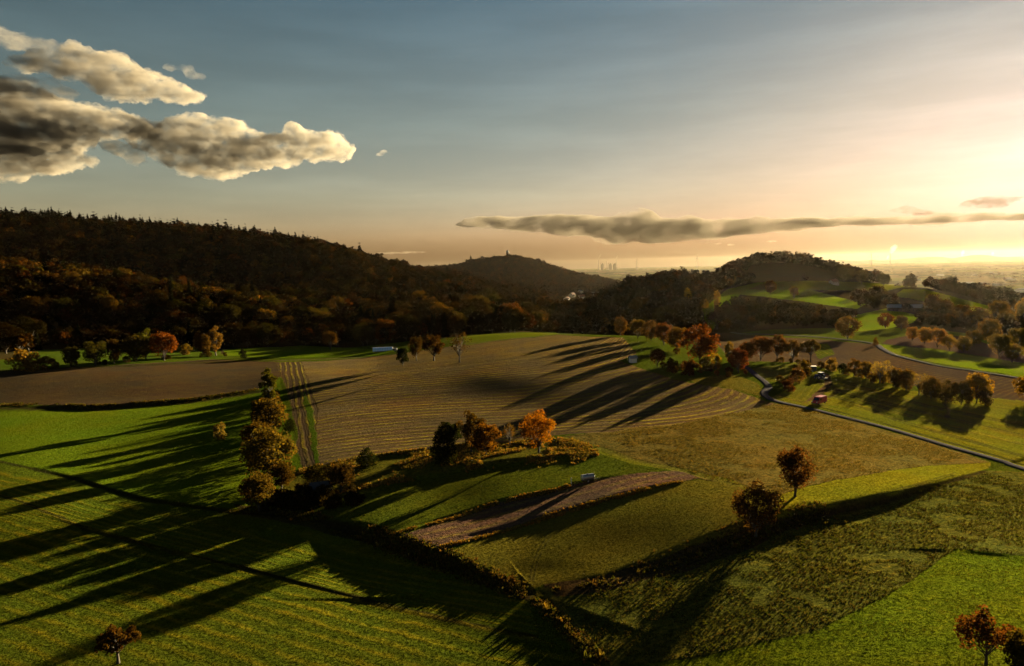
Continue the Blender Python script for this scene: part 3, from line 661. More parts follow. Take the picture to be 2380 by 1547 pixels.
# x, y(base), height px, kind, width factor, colour, label
HERO = [
 (275,1541,80,"orchard0",1.05,BRN,"small spreading fruit tree with pale trunk alone on the bottom left meadow"),
 (510,1021,38,"bush1",.72,PAL,"small pale yellow tree alone in the shaded part of the left meadow"),
 (628,942,86,"tall0",1.05,(.12,.13,.02),"tall narrow yellow-green tree at the upper end of the row by the ploughed field"),
 (632,1012,86,"round1",1.15,(.17,.12,.03),"rounded orange-brown tree second from top of the row by the ploughed field"),
 (612,985,62,"round0",1.1,(.12,.08,.02),"dark brown tree tucked behind the upper part of the left tree row"),
 (600,1050,70,"round2",1.1,(.14,.09,.02),"brown tree hidden behind the middle of the tree row left of the ploughed field"),
 (655,1135,62,"round1",1.15,(.12,.08,.02),"dark brown tree at the lower right of the tree row left of the ploughed field"),
 (672,1003,34,"thuja1",1.1,DKG,"small dark shrub leaning against the right side of the tree row by the ploughed field"),
 (627,1112,114,"round3",1.05,(.17,.135,.035),"largest brown-yellow tree of the row left of the ploughed field"),
 (602,1188,88,"round2",1.0,(.15,.11,.03),"lowest brown tree of the row, just above the diagonal ditch"),
 (792,1146,68,"round2",1.2,DBR,"dark scrubby tree beside the small shed"),
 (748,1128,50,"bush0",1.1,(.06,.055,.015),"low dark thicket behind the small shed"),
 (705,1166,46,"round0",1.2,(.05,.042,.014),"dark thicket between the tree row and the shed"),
 (853,1088,50,"thuja1",1.2,DKG,"dense dark conical evergreen alone at the lower edge of the ploughed field"),
 (1033,1077,96,"thuja0",1.0,(.035,.040,.012),"dark columnar evergreen at the left of the group on the terrace"),
 (1048,1042,63,"round0",1.1,DKG,"dark rounded tree behind the columnar evergreen on the terrace"),
 (1096,1052,97,"ragged0",.80,(.10,.065,.018),"tallest dark brown tree of the group on the terrace"),
 (1130,1058,74,"round1",1.15,(.24,.12,.022),"rounded rusty tree on the right of the group on the terrace"),
 (1185,1036,52,"sparse0",1.0,(.16,.10,.03),"thin half bare tree between the terrace group and the bright orange tree"),
 (1252,1051,92,"vase1",.98,(.50,.21,.02),"bright orange tree with forked trunk on the tip of the terrace"),
 (1848,1153,114,"vase0",.95,(.15,.075,.035),"upright reddish brown tree with a clear trunk on the bright green strip"),
 (1757,1247,122,"vase1",.95,(.15,.085,.035),"broad reddish brown tree on the bank above the dark field"),
 (2292,1542,126,"ragged0",1.1,(.20,.085,.03),"ragged reddish tree at the bottom right corner"),
 (2385,1600,135,"round0",1.0,(.12,.095,.02),"olive brown tree cut off by the bottom right corner"),
 (936,849,42,"round0",.95,DKG,"leftmost and smallest dark tree of the four at the top of the ploughed field"),
 (968,838,56,"vase0",.8,DBR,"second dark tree from the left of the four at the top of the ploughed field"),
 (1008,838,56,"orchard1",.95,(.08,.045,.015),"wide dark tree, third of the four at the top of the ploughed field"),
 (1068,842,70,"sparse0",1.1,(.09,.055,.02),"sparse dark tree, rightmost of the four at the top of the ploughed field"),
 (768,813,44,"round2",1.0,(.10,.055,.015),"brown tree alone on the narrow green strip below the wood"),
 (62,863,52,"bush1",1.25,(.30,.20,.05),"pale yellow bushy tree at the far left below the wood"),
 (105,858,30,"bush0",1.1,(.22,.14,.06),"low pinkish yellow thicket beside the yellow bushy tree at the far left"),
 (165,852,48,"round0",1.1,(.09,.085,.02),"olive tree right of the yellow thicket at the far left"),
 (222,850,58,"vase0",1.15,(.10,.10,.025),"wide olive tree at the left end of the brown field"),
 (266,846,58,"round1",.7,(.09,.06,.02),"narrow brown tree between olive ones below the left wood"),
 (318,838,58,"round3",1.1,(.10,.08,.02),"brown tree just left of the one with a yellow-green tip"),
 (340,836,72,"tall0",1.1,(.13,.15,.025),"tree with a yellow-green tip below the left wood"),
 (382,838,66,"round2",1.1,(.24,.08,.02),"bright rusty red round tree below the left wood"),
 (432,824,26,"bush1",1.,(.2,.15,.04),"small pale shrub right of the rusty red tree"),
 (474,828,56,"round0",1.05,(.13,.08,.025),"brown tree left of the tall tan one at the end of the green strip"),
 (502,826,68,"tall0",1.05,(.26,.16,.05),"tall tan tree at the left end of the narrow green strip"),
 (566,832,22,"bush1",.8,DKG,"little dark bush at the lower edge of the narrow green strip"),
 (1404,777,42,"round0",1.1,(.15,.09,.03),"first tree from the left of the line right of the ploughed crest"),
 (1442,780,46,"round1",.9,(.18,.10,.03),"second tree from the left of the line right of the ploughed crest"),
 (1482,786,46,"round2",1.05,(.17,.12,.03),"third tree from the left of the line right of the ploughed crest"),
 (1513,792,48,"round3",1.,(.16,.09,.03),"fourth tree from the left of the line right of the ploughed crest"),
 (1543,802,56,"round0",1.,(.20,.08,.025),"fifth tree from the left of the line right of the ploughed crest"),
 (1575,815,58,"round1",1.15,(.20,.12,.025),"sixth, yellowish tree of the line right of the ploughed crest"),
 (1626,838,84,"round3",1.2,(.20,.07,.025),"large rusty red round tree at the right end of the line by the ploughed crest"),
 (1528,853,46,"round2",1.0,(.12,.05,.02),"dark red-brown tree beside the garden hut"),
 (1562,866,34,"bush1",1.,(.13,.08,.02),"low brown shrub right of the dark red-brown tree by the hut"),
 (1600,872,36,"bush0",1.,(.10,.05,.02),"wide dark shrub in the middle of the orchard gardens"),
 (1640,862,34,"bush1",.9,(.20,.14,.03),"yellowish shrub in front of the large rusty red tree"),
 (1664,858,40,"bush1",.7,(.34,.24,.03),"upright golden shrub in the orchard gardens"),
 (1694,842,52,"tall0",1.1,(.30,.22,.05),"narrow pale golden tree right of the large rusty red tree"),
 (1716,866,58,"round0",1.0,(.17,.05,.025),"dark red tree where the lane leaves the orchard gardens"),
 (1735,838,44,"round1",1.,(.17,.08,.03),"left brown tree of the orchard row above the lane bend"),
 (1768,838,56,"round2",1.05,(.18,.08,.03),"second brown tree of the orchard row above the lane bend"),
 (1806,838,58,"orchard1",.8,(.16,.08,.03),"third brown tree of the orchard row above the lane bend"),
 (1842,842,50,"orchard1",.75,(.14,.09,.03),"fourth brown tree of the orchard row above the lane bend"),
 (1884,842,52,"orchard0",.72,(.13,.10,.03),"orchard tree right behind the parked trailer"),
 (1850,888,34,"bush0",.9,(.16,.09,.03),"brown thicket on the inner side of the lane bend"),
 (1832,910,30,"bush1",.9,(.13,.06,.025),"low dark thicket beside the lane bend"),
 (1872,868,32,"bush1",.9,(.15,.11,.03),"thicket between the lane and the curved strip"),
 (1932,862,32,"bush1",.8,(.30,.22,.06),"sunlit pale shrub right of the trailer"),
 (1960,868,24,"bush0",.8,DKG,"small dark bush at the left end of the hedge"),
 (1985,874,42,"tall0",1.4,(.26,.15,.03),"first, orange-tinged tree at the left end of the hedge"),
 (2012,880,42,"round0",.9,(.22,.14,.03),"second tree of the hedge behind the striped field"),
 (2045,890,54,"sparse0",1.4,(.32,.25,.08),"pale feathery tree in the left half of the hedge"),
 (2078,898,44,"round1",1.0,(.20,.13,.03),"brown tree right of the pale feathery one in the hedge"),
 (2106,908,50,"round2",.95,(.16,.10,.03),"middle brown tree of the hedge behind the striped field"),
 (2136,917,52,"sparse0",1.3,(.26,.20,.07),"second pale feathery tree in the middle of the hedge"),
 (2164,926,50,"round3",.9,(.15,.10,.025),"dark brown tree right of the second feathery one in the hedge"),
 (2198,934,54,"thuja1",.95,(.07,.055,.018),"dark pointed tree in the right half of the hedge"),
 (2234,940,56,"round0",1.,(.10,.075,.02),"dark bushy tree left of the golden one at the end of the hedge"),
 (2270,936,70,"round1",1.02,(.40,.26,.025),"golden tree at the right end of the hedge"),
 (2290,942,42,"bush1",.75,(.10,.085,.03),"dark round bush below the golden tree at the end of the hedge"),
 (2385,935,60,"round2",1.1,(.24,.16,.03),"yellow-brown tree cut by the right edge of the picture"),
 (1970,788,52,"round3",1.05,(.17,.11,.025),"large round olive-brown tree alone above the crossing of the field lanes"),
 (2035,803,20,"thuja1",.8,(.16,.10,.025),"small bush where the upper lane begins"),
 (1598,714,48,"poplar0",1.3,(.38,.28,.07),"left one of two pale poplars before the dark wooded spur"),
 (1666,716,44,"poplar0",1.2,(.34,.25,.07),"right one of two pale poplars before the dark wooded spur"),
 (1640,716,24,"thuja1",.8,(.22,.17,.05),"short pale tree between the two poplars"),
 (2368,818,58,"round0",1.1,(.17,.14,.025),"olive tree right of the end of the bright green strip"),
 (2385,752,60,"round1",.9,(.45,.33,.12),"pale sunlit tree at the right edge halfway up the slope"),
 (2340,770,48,"round2",.9,(.20,.15,.03),"olive-gold tree left of the pale sunlit one at the right edge"),
 (2120,792,34,"round0",1.1,(.42,.24,.05),"leftmost of the golden trees in a row below the long shed"),
 (2148,800,40,"round1",1.0,(.45,.27,.05),"second of the golden trees in a row below the long shed"),
 (2178,808,46,"round2",1.0,(.44,.25,.05),"third and tallest of the golden trees in a row below the long shed"),
 (2206,815,36,"vase1",1.1,(.36,.26,.07),"fourth of the golden trees in a row below the long shed"),
 (2240,818,36,"round3",1.0,(.22,.18,.06),"olive tree at the right end of the golden row"),
 (2262,806,40,"round0",1.1,(.20,.15,.04),"dim olive tree above the right end of the golden row"),
 (2296,798,58,"round1",1.0,(.20,.14,.03),"tall brown tree right of the golden row"),
 (2322,832,56,"round2",1.0,(.16,.13,.03),"dark olive tree close above the bright green strip"),
 (2352,842,44,"vase0",1.1,(.22,.17,.04),"golden olive tree touching the bright green strip"),
 (2272,765,50,"round3",1.1,(.15,.10,.025),"brown tree in the upper part of the right slope"),
 (2232,752,46,"round0",1.2,(.13,.09,.025),"dark brown tree above the middle of the golden row"),
 (2190,742,48,"round2",1.2,(.12,.08,.02),"dark tree right of the long shed"),
 (2165,735,52,"round1",.9,(.10,.07,.02),"tall dark tree beside the right end of the long shed"),
 (2318,745,46,"round1",1.2,(.18,.13,.03),"brown tree below the upper right bright meadow"),
 (2058,762,34,"round3",1.1,(.22,.09,.03),"reddish tree at the foot of the lower bright slope meadow"),
 (2095,768,36,"round0",1.1,(.14,.09,.03),"brown tree between the lower slope meadow and the golden row"),
 (2036,708,44,"round1",1.1,(.08,.055,.02),"dark crest tree between the two slope meadows, right one"),
 (2000,712,42,"round2",1.1,(.08,.055,.02),"dark crest tree between the two slope meadows, left one"),
 (1962,655,36,"round3",1.1,(.06,.05,.015),"big dark tree on the skyline right of the mast"),
 (2002,660,34,"round0",1.1,(.07,.055,.015),"dark skyline tree halfway from the mast to the hilltop's end"),
 (2054,664,28,"round1",1.2,(.06,.05,.015),"dark skyline tree near the right end of the hilltop"),
 (1700,668,30,"round0",1.,(.12,.085,.025),"tree at the left end of the bright slope meadow"),
 (1790,684,32,"round1",1.,(.10,.055,.02),"dark tree before the upper bright slope meadow"),
 (1845,694,28,"round2",.9,(.13,.09,.02),"brown tree below the upper bright slope meadow"),
]
HP = []
for (x, y, hp, kd, wd, cl, lb) in HERO:
    kw = dict(rmin=560) if (y < 730 and x < 2360) else dict(rmin=900) if y < 668 and x > 1900 else {}
    p, h = at(x, min(y, 1640), hp * (1.02 if y < 862 and 1380 < x < 1725 else 1.07), **kw)
    sm = any(w in lb for w in ("shrub", "bush at", "thicket", "bush where", "bush below"))
    plant(kd, p, h, wd * 1.02, cl, lb, "shrub" if sm else "tree", name="shrub" if sm else "tree"); HP.append((p[0], p[1], h))
HP = np.array(HP)
# ------------------------------------------------------------------ woods: the 300 largest as trees, the rest as one mass
POLYS = []          # filled from the field list: (poly, rmin, rmax)
_fg = np.random.default_rng(77)
sp_ = 8.2
cand = []
xs = np.arange(-1500, 1600, sp_); ys = np.arange(330, 2300, sp_)
CXg, CYg = np.meshgrid(xs, ys); cx_ = CXg.ravel() + _fg.uniform(-.45, .45, CXg.size) * sp_; cy_ = CYg.ravel() + _fg.uniform(-.45, .45, CXg.size) * sp_
cr = np.hypot(cx_, cy_); cth = np.degrees(np.arctan2(cx_, cy_))
m = (cr > 475) & (cr < 2260) & (cth > -44) & (cth < 45); cx_, cy_, cr, cth = cx_[m], cy_[m], cr[m], cth[m]
cz_ = gz(cx_, cy_); pxx, pyy, dep = proj(np.stack([cx_, cy_, cz_], 1))
# ground type at the candidate from the painted sheet
iu = np.clip(np.searchsorted(_r, cr), 0, nr - 1); iv = np.clip(np.searchsorted(_th, np.radians(cth)), 0, nc - 1)
gcol = col.reshape(nr, nc, 4)[iu, iv, :3]
woodm = (np.abs(gcol - np.array([.030, .026, .010])).sum(1) < .004)
woodm |= (cr > 512) & (pxx < 520) & (cr < 560)
dens = np.ones(len(cx_))
right = pxx > 1700
dens[right] = .9; dens[right & (cr < 900)] = .85
clump = fbm(cx_ / 60 + 3, cy_ / 60, 3)
dens[right & (cr < 950)] *= np.clip(.9 + clump[right & (cr < 950)] * 1.4, 0.25, 1)
dens[(pxx > 1735) & (pxx < 2150) & (cr > 820) & (cr < 1000)] *= .04; dens[(pxx > 1980) & (cr > 690) & (cr < 860)] *= .55
vil = (pxx > 1270) & (pxx < 1450) & (cr > 900) & (cr < 1500)
dens[vil] = .28
dens[(pxx > 1330) & (pxx < 1600) & (cr < 640)] = .9
woodm &= _fg.random(len(cx_)) < dens
# keep clear of single trees and of the near crest
for hx, hy, hh in HP:
    woodm &= np.hypot(cx_ - hx, cy_ - hy) > hh * .45
hgt_ = _fg.uniform(11, 18, len(cx_)); big = _fg.random(len(cx_)) < .15; hgt_[big] *= 1.25
hgt_[right & (cr < 960)] *= .66; hgt_[vil] *= .5; hgt_[(pxx < 900) & (cr > 500) & (cr < 560)] *= .75
hgt_[(pxx > 1600) & (pxx < 2140) & (cr > 960)] *= .85
con = ((pxx < 930) & (cr > 1150) & (_fg.random(len(cx_)) < np.clip((cr - 1150) / 180, 0, .8)))
con |= (_fg.random(len(cx_)) < .05) & (pxx < 1300)
hgt_[con] *= _fg.uniform(.9, 1.45, con.sum())
MEAD = [[(1700,668),(1760,662),(1830,668),(1930,686),(2015,705),(1990,718),(1900,705),(1780,690),(1720,684)],
 [(1975,765),(1990,732),(2060,716),(2140,734),(2120,750),(2060,762)], [(2075,686),(2100,668),(2150,668),(2320,712),(2300,730),(2200,712),(2120,694)],
 [(1740,672),(1780,652),(1880,650),(2000,652),(2110,660),(2060,676),(1930,674)], [(2040,798),(2170,808),(2380,840),(2380,876),(2200,847),(2085,824)], [(515,804),(700,795),(930,808),(880,826),(600,832),(530,826)], [(1078,772),(1290,767),(1300,776),(1170,788),(1085,800)]]
for f_ in (.35, .65, .95):
    ux_, uy_, _ = proj(np.stack([cx_, cy_, cz_ + hgt_ * f_], 1))
    for q_, mp in enumerate(MEAD): woodm &= ~(inpoly(ux_, uy_, mp) & (_fg.random(len(cx_)) < .985))
# drop what the terrain and the trees in front hide entirely
el_top = (cz_ + hgt_ - CAMZ) / cr; el_b = (cz_ + hgt_ * .35 - CAMZ) / cr
bins = ((cth + 60) / .12).astype(int); order = np.argsort(cr); hor = np.full(1300, -9.)
# horizon of bare ground
gel = (GZ - CAMZ) / RR; ghor = np.maximum.accumulate(gel, axis=0)[iu - 2, iv]
vis = el_top > ghor + .0005
seen = np.zeros(len(cx_), bool); wd_ = np.maximum(1, (hgt_ * .38 / cr / math.radians(.12)).astype(int))
for i in order:
    if not (woodm[i] and vis[i]): continue
    b = bins[i]; w = wd_[i]; seg = hor[b - w:b + w + 1]
    if el_top[i] > seg.min() - .0015: seen[i] = True
    hor[b - w // 2:b + w // 2 + 1] = np.maximum(hor[b - w // 2:b + w // 2 + 1], el_b[i])
keep = np.nonzero(seen)[0]
print("wood candidates", woodm.sum(), "kept", len(keep))
pal_ = [BRN, DBR, (.13, .085, .022), OLV, (.17, .10, .02), (.20, .085, .018), (.10, .09, .02), (.06, .05, .016), (.15, .12, .025), (.24, .15, .025)]
wts = np.array([4, 3, 3, 3, 2, 1.6, 3, 3, 2, .8]); wts /= wts.sum()
names_ = ["brown", "dark brown", "tawny", "olive", "golden brown", "rust red", "olive brown", "dark olive", "yellow-brown", "golden"]
pk = _fg.choice(len(pal_), len(cx_), p=wts)
app = hgt_ / cr
inframe = (pxx > -10) & (pxx < 2390)
clear = el_top > -9
sel = keep[inframe[keep]]
sel = sel[np.argsort(-app[sel])][:215]
selset = set(sel.tolist())
def region(i):
    x, r = pxx[i], cr[i]
    third = lambda a, b, n: n[int(np.clip((x - a) / (b - a) * len(n), 0, len(n) - 1))]
    if x < 860 and r < 740:
        return third(0, 860, ["at the left end of the near wooded ridge", "left of centre on the near wooded ridge", "right of centre on the near wooded ridge", "at the low right end of the near ridge"])
    if x < 1330: return third(560, 1330, ["behind the narrow green strip", "behind the pale blue tunnel", "at the foot of the main ridge", "where the main ridge runs out"])
    if x < 1720: return third(1330, 1720, ["in the dip behind the ploughed crest", "on the dark spur left of the poplars", "on the dark spur beside the poplars", "right of the poplars"])
    return third(1720, 2380, ["on the slope below the mast", "on the slope left of the long shed", "on the slope around the long shed", "on the slope right of the long shed", "on the slope at the right edge"])
ORD = ["leftmost", "second from left", "third from left", "fourth from left", "fifth from left", "sixth from left", "seventh from left", "eighth from left", "ninth from left", "tenth from left", "eleventh from left", "twelfth from left", "thirteenth from left", "fourteenth from left"]
KT = ["round0", "round1", "round2", "round3", "vase1", "ragged0", "round3"]
bykey = {}
for i in sel:
    bykey.setdefault(("spruce" if con[i] else names_[pk[i]], region(i)), []).append(i)
for (cn, rg), ids in bykey.items():
    ids.sort(key=lambda i: pxx[i])
    for q, i in enumerate(ids):
        k = "spruce%d" % (i % 2) if con[i] else KT[int(_fg.integers(0, 7))]
        c = (.022, .030, .012) if con[i] else pal_[pk[i]]
        nm_ = "dark spruce" if con[i] else cn + " tree"
        lb = "%s %s" % (nm_, rg) if len(ids) == 1 else "%s of %ss %s" % (ORD[min(q, 13)], nm_, rg)
        plant(k, (cx_[i], cy_[i]), hgt_[i], 1.12, tuple(np.array(c) * _fg.choice([.14, .22, .38, .7])), lb, "tree", "woodland trees " + rg, name="spruce_tree" if con[i] else "tree")
VV = []; CC = []; LVv = []
for i in keep:
    if i in selset: continue
    T = LOW['c%d' % (i % 2)] if con[i] else LOW['b%d' % int(_fg.integers(0, 5))]
    if cr[i] > 1150: T = T.reshape(-1, 4, 3)[: int(len(T) / 4 * .6)].reshape(-1, 3) * np.array([1, 1, 1])
    s = hgt_[i] / 10; a = _fg.uniform(0, 6.28); ca, sa = math.cos(a) * s, math.sin(a) * s
    V = np.empty_like(T); wv = 1.08
    V[:, 0] = (T[:, 0] * ca - T[:, 1] * sa) * wv + cx_[i]; V[:, 1] = (T[:, 0] * sa + T[:, 1] * ca) * wv + cy_[i]; V[:, 2] = T[:, 2] * s + cz_[i] - .4
    VV.append(V); cs_ = 2.6 if (pxx[i] < 870 and 640 < cr[i] < 725) else 1.  # near-ridge crest trees painted brighter, standing in for sunlight on the crest
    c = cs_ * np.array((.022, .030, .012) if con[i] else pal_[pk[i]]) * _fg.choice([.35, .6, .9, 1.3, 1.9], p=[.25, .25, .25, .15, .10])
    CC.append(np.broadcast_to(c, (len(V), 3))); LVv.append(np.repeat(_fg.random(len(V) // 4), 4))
# scattered copses of the far plain
npl = 1500
a = np.radians(_fg.uniform(-3, 38, npl)); r = np.exp(_fg.uniform(math.log(2500), math.log(9000), npl))
for k in range(npl):
    X, Y = r[k] * math.sin(a[k]), r[k] * math.cos(a[k])
    if vnoise(np.array([X / 260]), np.array([Y / 600]))[0] < .5: continue
    T = LOW['b%d' % (k % 5)].reshape(-1, 4, 3)[:40].reshape(-1, 3)
    s = r[k] / 2600 * 1.5
    V = T * np.array([s * 2.2, s * 1.2, min(s * .9, 2.2)]) + np.array([X, Y, CAMZ - 140.5]); VV.append(V)
    CC.append(np.broadcast_to(np.array(pal_[k % 8]), (len(V), 3))); LVv.append(np.repeat(_fg.random(len(V) // 4), 4))
VV = np.concatenate(VV); CC = np.concatenate(CC); LVv = np.concatenate(LVv)
print("wood quads", len(VV) // 4)
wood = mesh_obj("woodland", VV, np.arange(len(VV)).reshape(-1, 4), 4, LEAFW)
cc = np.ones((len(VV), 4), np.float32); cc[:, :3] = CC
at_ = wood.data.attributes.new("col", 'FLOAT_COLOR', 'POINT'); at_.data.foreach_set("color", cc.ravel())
at_ = wood.data.attributes.new("lv", 'FLOAT', 'POINT'); at_.data.foreach_set("value", LVv.astype(np.float32))
tag(wood, "autumn woods covering the ridges, the castle hill and the far slopes", "woodland", kind="stuff")
# ------------------------------------------------------------------ clouds: closed lumpy bodies filled with scattering air
HET = True
crng = np.random.default_rng(5)
def ico(sub):
    import bmesh
    b = bmesh.new(); bmesh.ops.create_icosphere(b, subdivisions=sub, radius=1)
    v = np.array([p.co[:] for p in b.verts]); f = np.array([[q.index for q in p.verts] for p in b.faces]); b.free(); return v, f
ICO = ico(2)
def cloud(label, blobs, dist, dens, depth=1.0, flat=1.0, voxel=22, disp=130, dsz=260, g=.35, colr=(.55, .50, .44), n_sub=5, sub_r=.5, cat="cloud"):
    """blobs: (photo x, photo y, rx px, ry px)"""
    V = []; F = []; o = 0
    for (x, y, rx, ry) in blobs:
        d = ray(x, y); d = d / np.hypot(d[0], d[1]); c = np.array([d[0], d[1], d[2]]) * dist + np.array([0, 0, CAMZ])
        k = dist / FPX * math.hypot(1, (x - 1190) / FPX); side = np.array([d[1], -d[0], 0]); fw = np.array([d[0], d[1], 0]); up = np.array([0, 0, 1.])
        parts = [(c, 1.0)]
        for _ in range(n_sub):
            q = unit(crng.normal(0, 1, 3)); parts.append((c + (side * q[0] * rx + fw * q[1] * rx * depth + up * q[2] * ry) * k * .8, crng.uniform(sub_r * .5, sub_r)))
        for cc_, s in parts:
            ryy = ry if s == 1 else min(max(ry, rx * .5), ry * 1.6)
            vv = ICO[0][:, :1] * side * rx * k * s + ICO[0][:, 1:2] * fw * rx * depth * k * s + ICO[0][:, 2:] * up * ryy * k * s + cc_
            V.append(vv); F.append(ICO[1] + o); o += len(vv)
    V = np.concatenate(V); F = np.concatenate(F)
    cen = V.mean(0)
    ob = mesh_obj("cloud", V - cen, F, 3); ob.location = cen
    m, nt = newmat("cloud_vapour")
    pv = N(nt, "ShaderNodeVolumePrincipled"); pv.inputs["Color"].default_value = (*colr, 1); pv.inputs["Density"].default_value = dens
    if HET:
        tc_ = N(nt, "ShaderNodeNewGeometry"); mp_ = N(nt, "ShaderNodeMapping"); L(nt, tc_.outputs["Position"], mp_.inputs[0]); mp_.inputs["Scale"].default_value = (1, 1, 1.5)
        nz = NOISE(nt, mp_.outputs[0], 1.0 / dsz * 1.3, 7, .66)
        L(nt, MA(nt, 'MULTIPLY', MA(nt, 'POWER', MAPR(nt, nz, .40, .70), 1.3), dens * 1.7), pv.inputs["Density"])
    if True: pass
    pv.inputs["Anisotropy"].default_value = g
    oo = N(nt, "ShaderNodeOutputMaterial"); L(nt, pv.outputs[0], oo.inputs["Volume"]); ob.data.materials.append(m)
    r = ob.modifiers.new("r", 'REMESH'); r.mode = 'VOXEL'; r.voxel_size = voxel
    for i, (st, sz) in enumerate(((disp, dsz), (disp * .7, dsz * .33), (disp * .4, dsz * .12))):
        t = bpy.data.textures.new("puff", 'CLOUDS'); t.noise_scale = sz; t.noise_depth = 5
        dm = ob.modifiers.new("d", 'DISPLACE'); dm.texture = t; dm.strength = st; dm.mid_level = .55; dm.texture_coords = 'GLOBAL'
    tag(ob, label, cat); return ob
D1 = 9000
cloud("long cream cloud slanting down to the right, topmost of the left clouds",
      [(80,152,45,9),(140,148,50,18),(200,152,55,28),(265,175,60,30),(330,195,60,26),(385,212,50,20),(430,226,36,12),(300,208,60,18)], D1, .0075)
cloud("wispy cloud streak leaving the left edge high up",
      [(-10,80,40,10),(40,92,40,10),(90,108,34,9),(120,120,25,8)], D1, .0022, disp=90)
cloud("small torn wisp right of the topmost long cloud", [(435,160,16,10),(455,176,20,8),(395,158,16,6)], D1, .0022, disp=70, n_sub=3)
cloud("two small pale puffs above the big grey cloud at the left edge", [(50,200,34,18),(78,212,28,10),(118,200,18,16),(145,216,22,10)], D1, .0045, disp=80, n_sub=3)
cloud("big grey cloud bank with cream top at the left edge",
      [(-60,250,90,50),(20,250,80,42),(110,272,80,34),(190,285,75,26),(265,290,70,22),(325,297,40,16),(0,310,90,30),(100,318,80,24),(150,330,50,16)], D1, .0085)
cloud("lower lobe of cloud with warm underside at the left edge", [(-50,370,70,28),(20,372,70,24),(90,366,60,22),(140,362,45,16),(60,385,60,14)], D1, .008)
cloud("large dark-bellied cumulus with sunlit right end, lowest of the left clouds",
      [(345,325,40,26),(400,335,55,45),(450,295,46,28),(460,345,65,48),(530,355,70,45),(530,305,48,24),(600,350,70,38),(660,345,60,32),(715,335,50,34),(765,340,46,34),(785,350,36,28),(500,390,55,22),(690,305,30,14)], D1, .0085)
cloud("small dark scrap of cloud under the gap of the left clouds", [(262,338,24,12),(290,350,26,16),(315,368,22,16),(330,345,26,12)], D1, .006, disp=80, n_sub=3)
cloud("tiny isolated puff right of the large cumulus", [(893,355,14,7),(882,360,12,4)], D1, .006, disp=40, voxel=16, n_sub=3)
cloud("long flat grey cloud layer low over the plain",
      [(1110,520,60,8),(1160,517,80,14),(1250,521,90,20),(1350,525,100,25),(1450,529,110,29),(1540,535,100,29),(1630,534,90,25),(1720,527,90,18),(1820,521,100,12),(1920,518,100,6),(2020,515,90,6),(2120,511,80,7),(2220,508,80,7),(2320,505,70,5),(2420,502,70,4)],
      19000, .0040, depth=1.0, voxel=85, disp=110, dsz=900, n_sub=4, sub_r=.5, g=0., colr=(.36, .32, .27))
cloud("small dark cloud with glowing rim near the sun at the right edge", [(2262,473,20,8),(2290,470,26,10),(2320,470,24,9),(2345,463,16,5),(2360,459,12,3)], 14000, .0040, voxel=35, disp=60, dsz=200, n_sub=3, g=0., colr=(.16, .14, .11))
cloud("little ragged cloud above the flat layer, left of the one near the sun", [(2085,488,16,4),(2105,486,18,7),(2125,490,20,5),(2150,494,22,4)], 14000, .0030, voxel=35, disp=60, dsz=200, n_sub=3, g=0., colr=(.16, .14, .11))
cloud("faint thin cloud streak low between the main ridge and the castle hill", [(900,588,40,2.5),(950,586,45,3.5),(1000,583,30,2)], 22000, .0006, voxel=70, disp=60, dsz=500, n_sub=2, g=.1, colr=(.4, .35, .3))
cloud("scatter of little pale clouds under the flat layer", [(1640,562,16,4),(1668,566,12,3),(1795,560,14,3),(1700,568,10,3)], 17000, .0016, voxel=40, disp=50, dsz=250, n_sub=2, colr=(.6, .52, .42))
# ------------------------------------------------------------------ simple materials and solids
def mat(name, c, rough=.6, metal=0., spec=.4, var=.25, sc=3., em=None):
    m, nt = newmat(name); co = N(nt, "ShaderNodeTexCoord"); n = NOISE(nt, co.outputs["Object"], sc, 4, .6)
    lo = tuple(v * (1 - var) for v in c); hi = tuple(min(v * (1 + var), 1) for v in c)
    d = N(nt, "ShaderNodeBsdfPrincipled"); L(nt, MIX(nt, MAPR(nt, n, .3, .7), lo, hi), d.inputs["Base Color"])
    d.inputs["Roughness"].default_value = rough; d.inputs["Metallic"].default_value = metal; d.inputs["Specular IOR Level"].default_value = spec
    if spec < .1: d2 = N(nt, "ShaderNodeBsdfDiffuse"); L(nt, d.inputs['Base Color'].links[0].from_socket, d2.inputs[0]); d = d2
    o = N(nt, "ShaderNodeOutputMaterial"); L(nt, d.outputs[0], o.inputs[0]); return m
M_ASPH = mat("asphalt", (.055, .050, .055), .95, spec=.05, var=.2, sc=.8); M_GRAV = mat("gravel_lane", (.085, .078, .082), .95, spec=.05, var=.25, sc=.8)
M_WHITE = mat("white_render", (.62, .60, .56), .8, var=.08); M_CREAM = mat("cream_render", (.50, .44, .34), .8, var=.1)
M_TILE = mat("roof_tiles", (.16, .07, .045), .8, sc=1.2); M_SLATE = mat("grey_roof", (.20, .21, .24), .45, sc=1.2, var=.15)
M_GLASS = mat("dark_glass", (.02, .025, .03), .15, spec=.8); M_RED = mat("red_paint", (.33, .012, .028), .3, var=.08); M_RUB = mat("rubber", (.02, .02, .02), .85)
M_BLUE = mat("dark_blue_paint", (.02, .03, .11), .35, var=.1); M_PALE = mat("pale_paint", (.65, .62, .58), .5, var=.08); M_STEEL = mat("galvanised_steel", (.34, .35, .37), .45, .8, var=.12)
M_DARK = mat("dark_metal", (.045, .045, .05), .5); M_WOOD = mat("weathered_boards", (.09, .065, .045), .9); M_STONE = mat("ruin_stone", (.16, .11, .08), .9, sc=.4)
M_FILM = mat("pale_blue_film", (.42, .60, .85), .35, var=.1, sc=.6); M_CONC = mat("concrete", (.09, .085, .08), .85); M_HAZYB = mat("works_cladding", (.08, .078, .075), .7)
M_LAMP = mat("lamp_lens", (.8, .8, .75), .2)

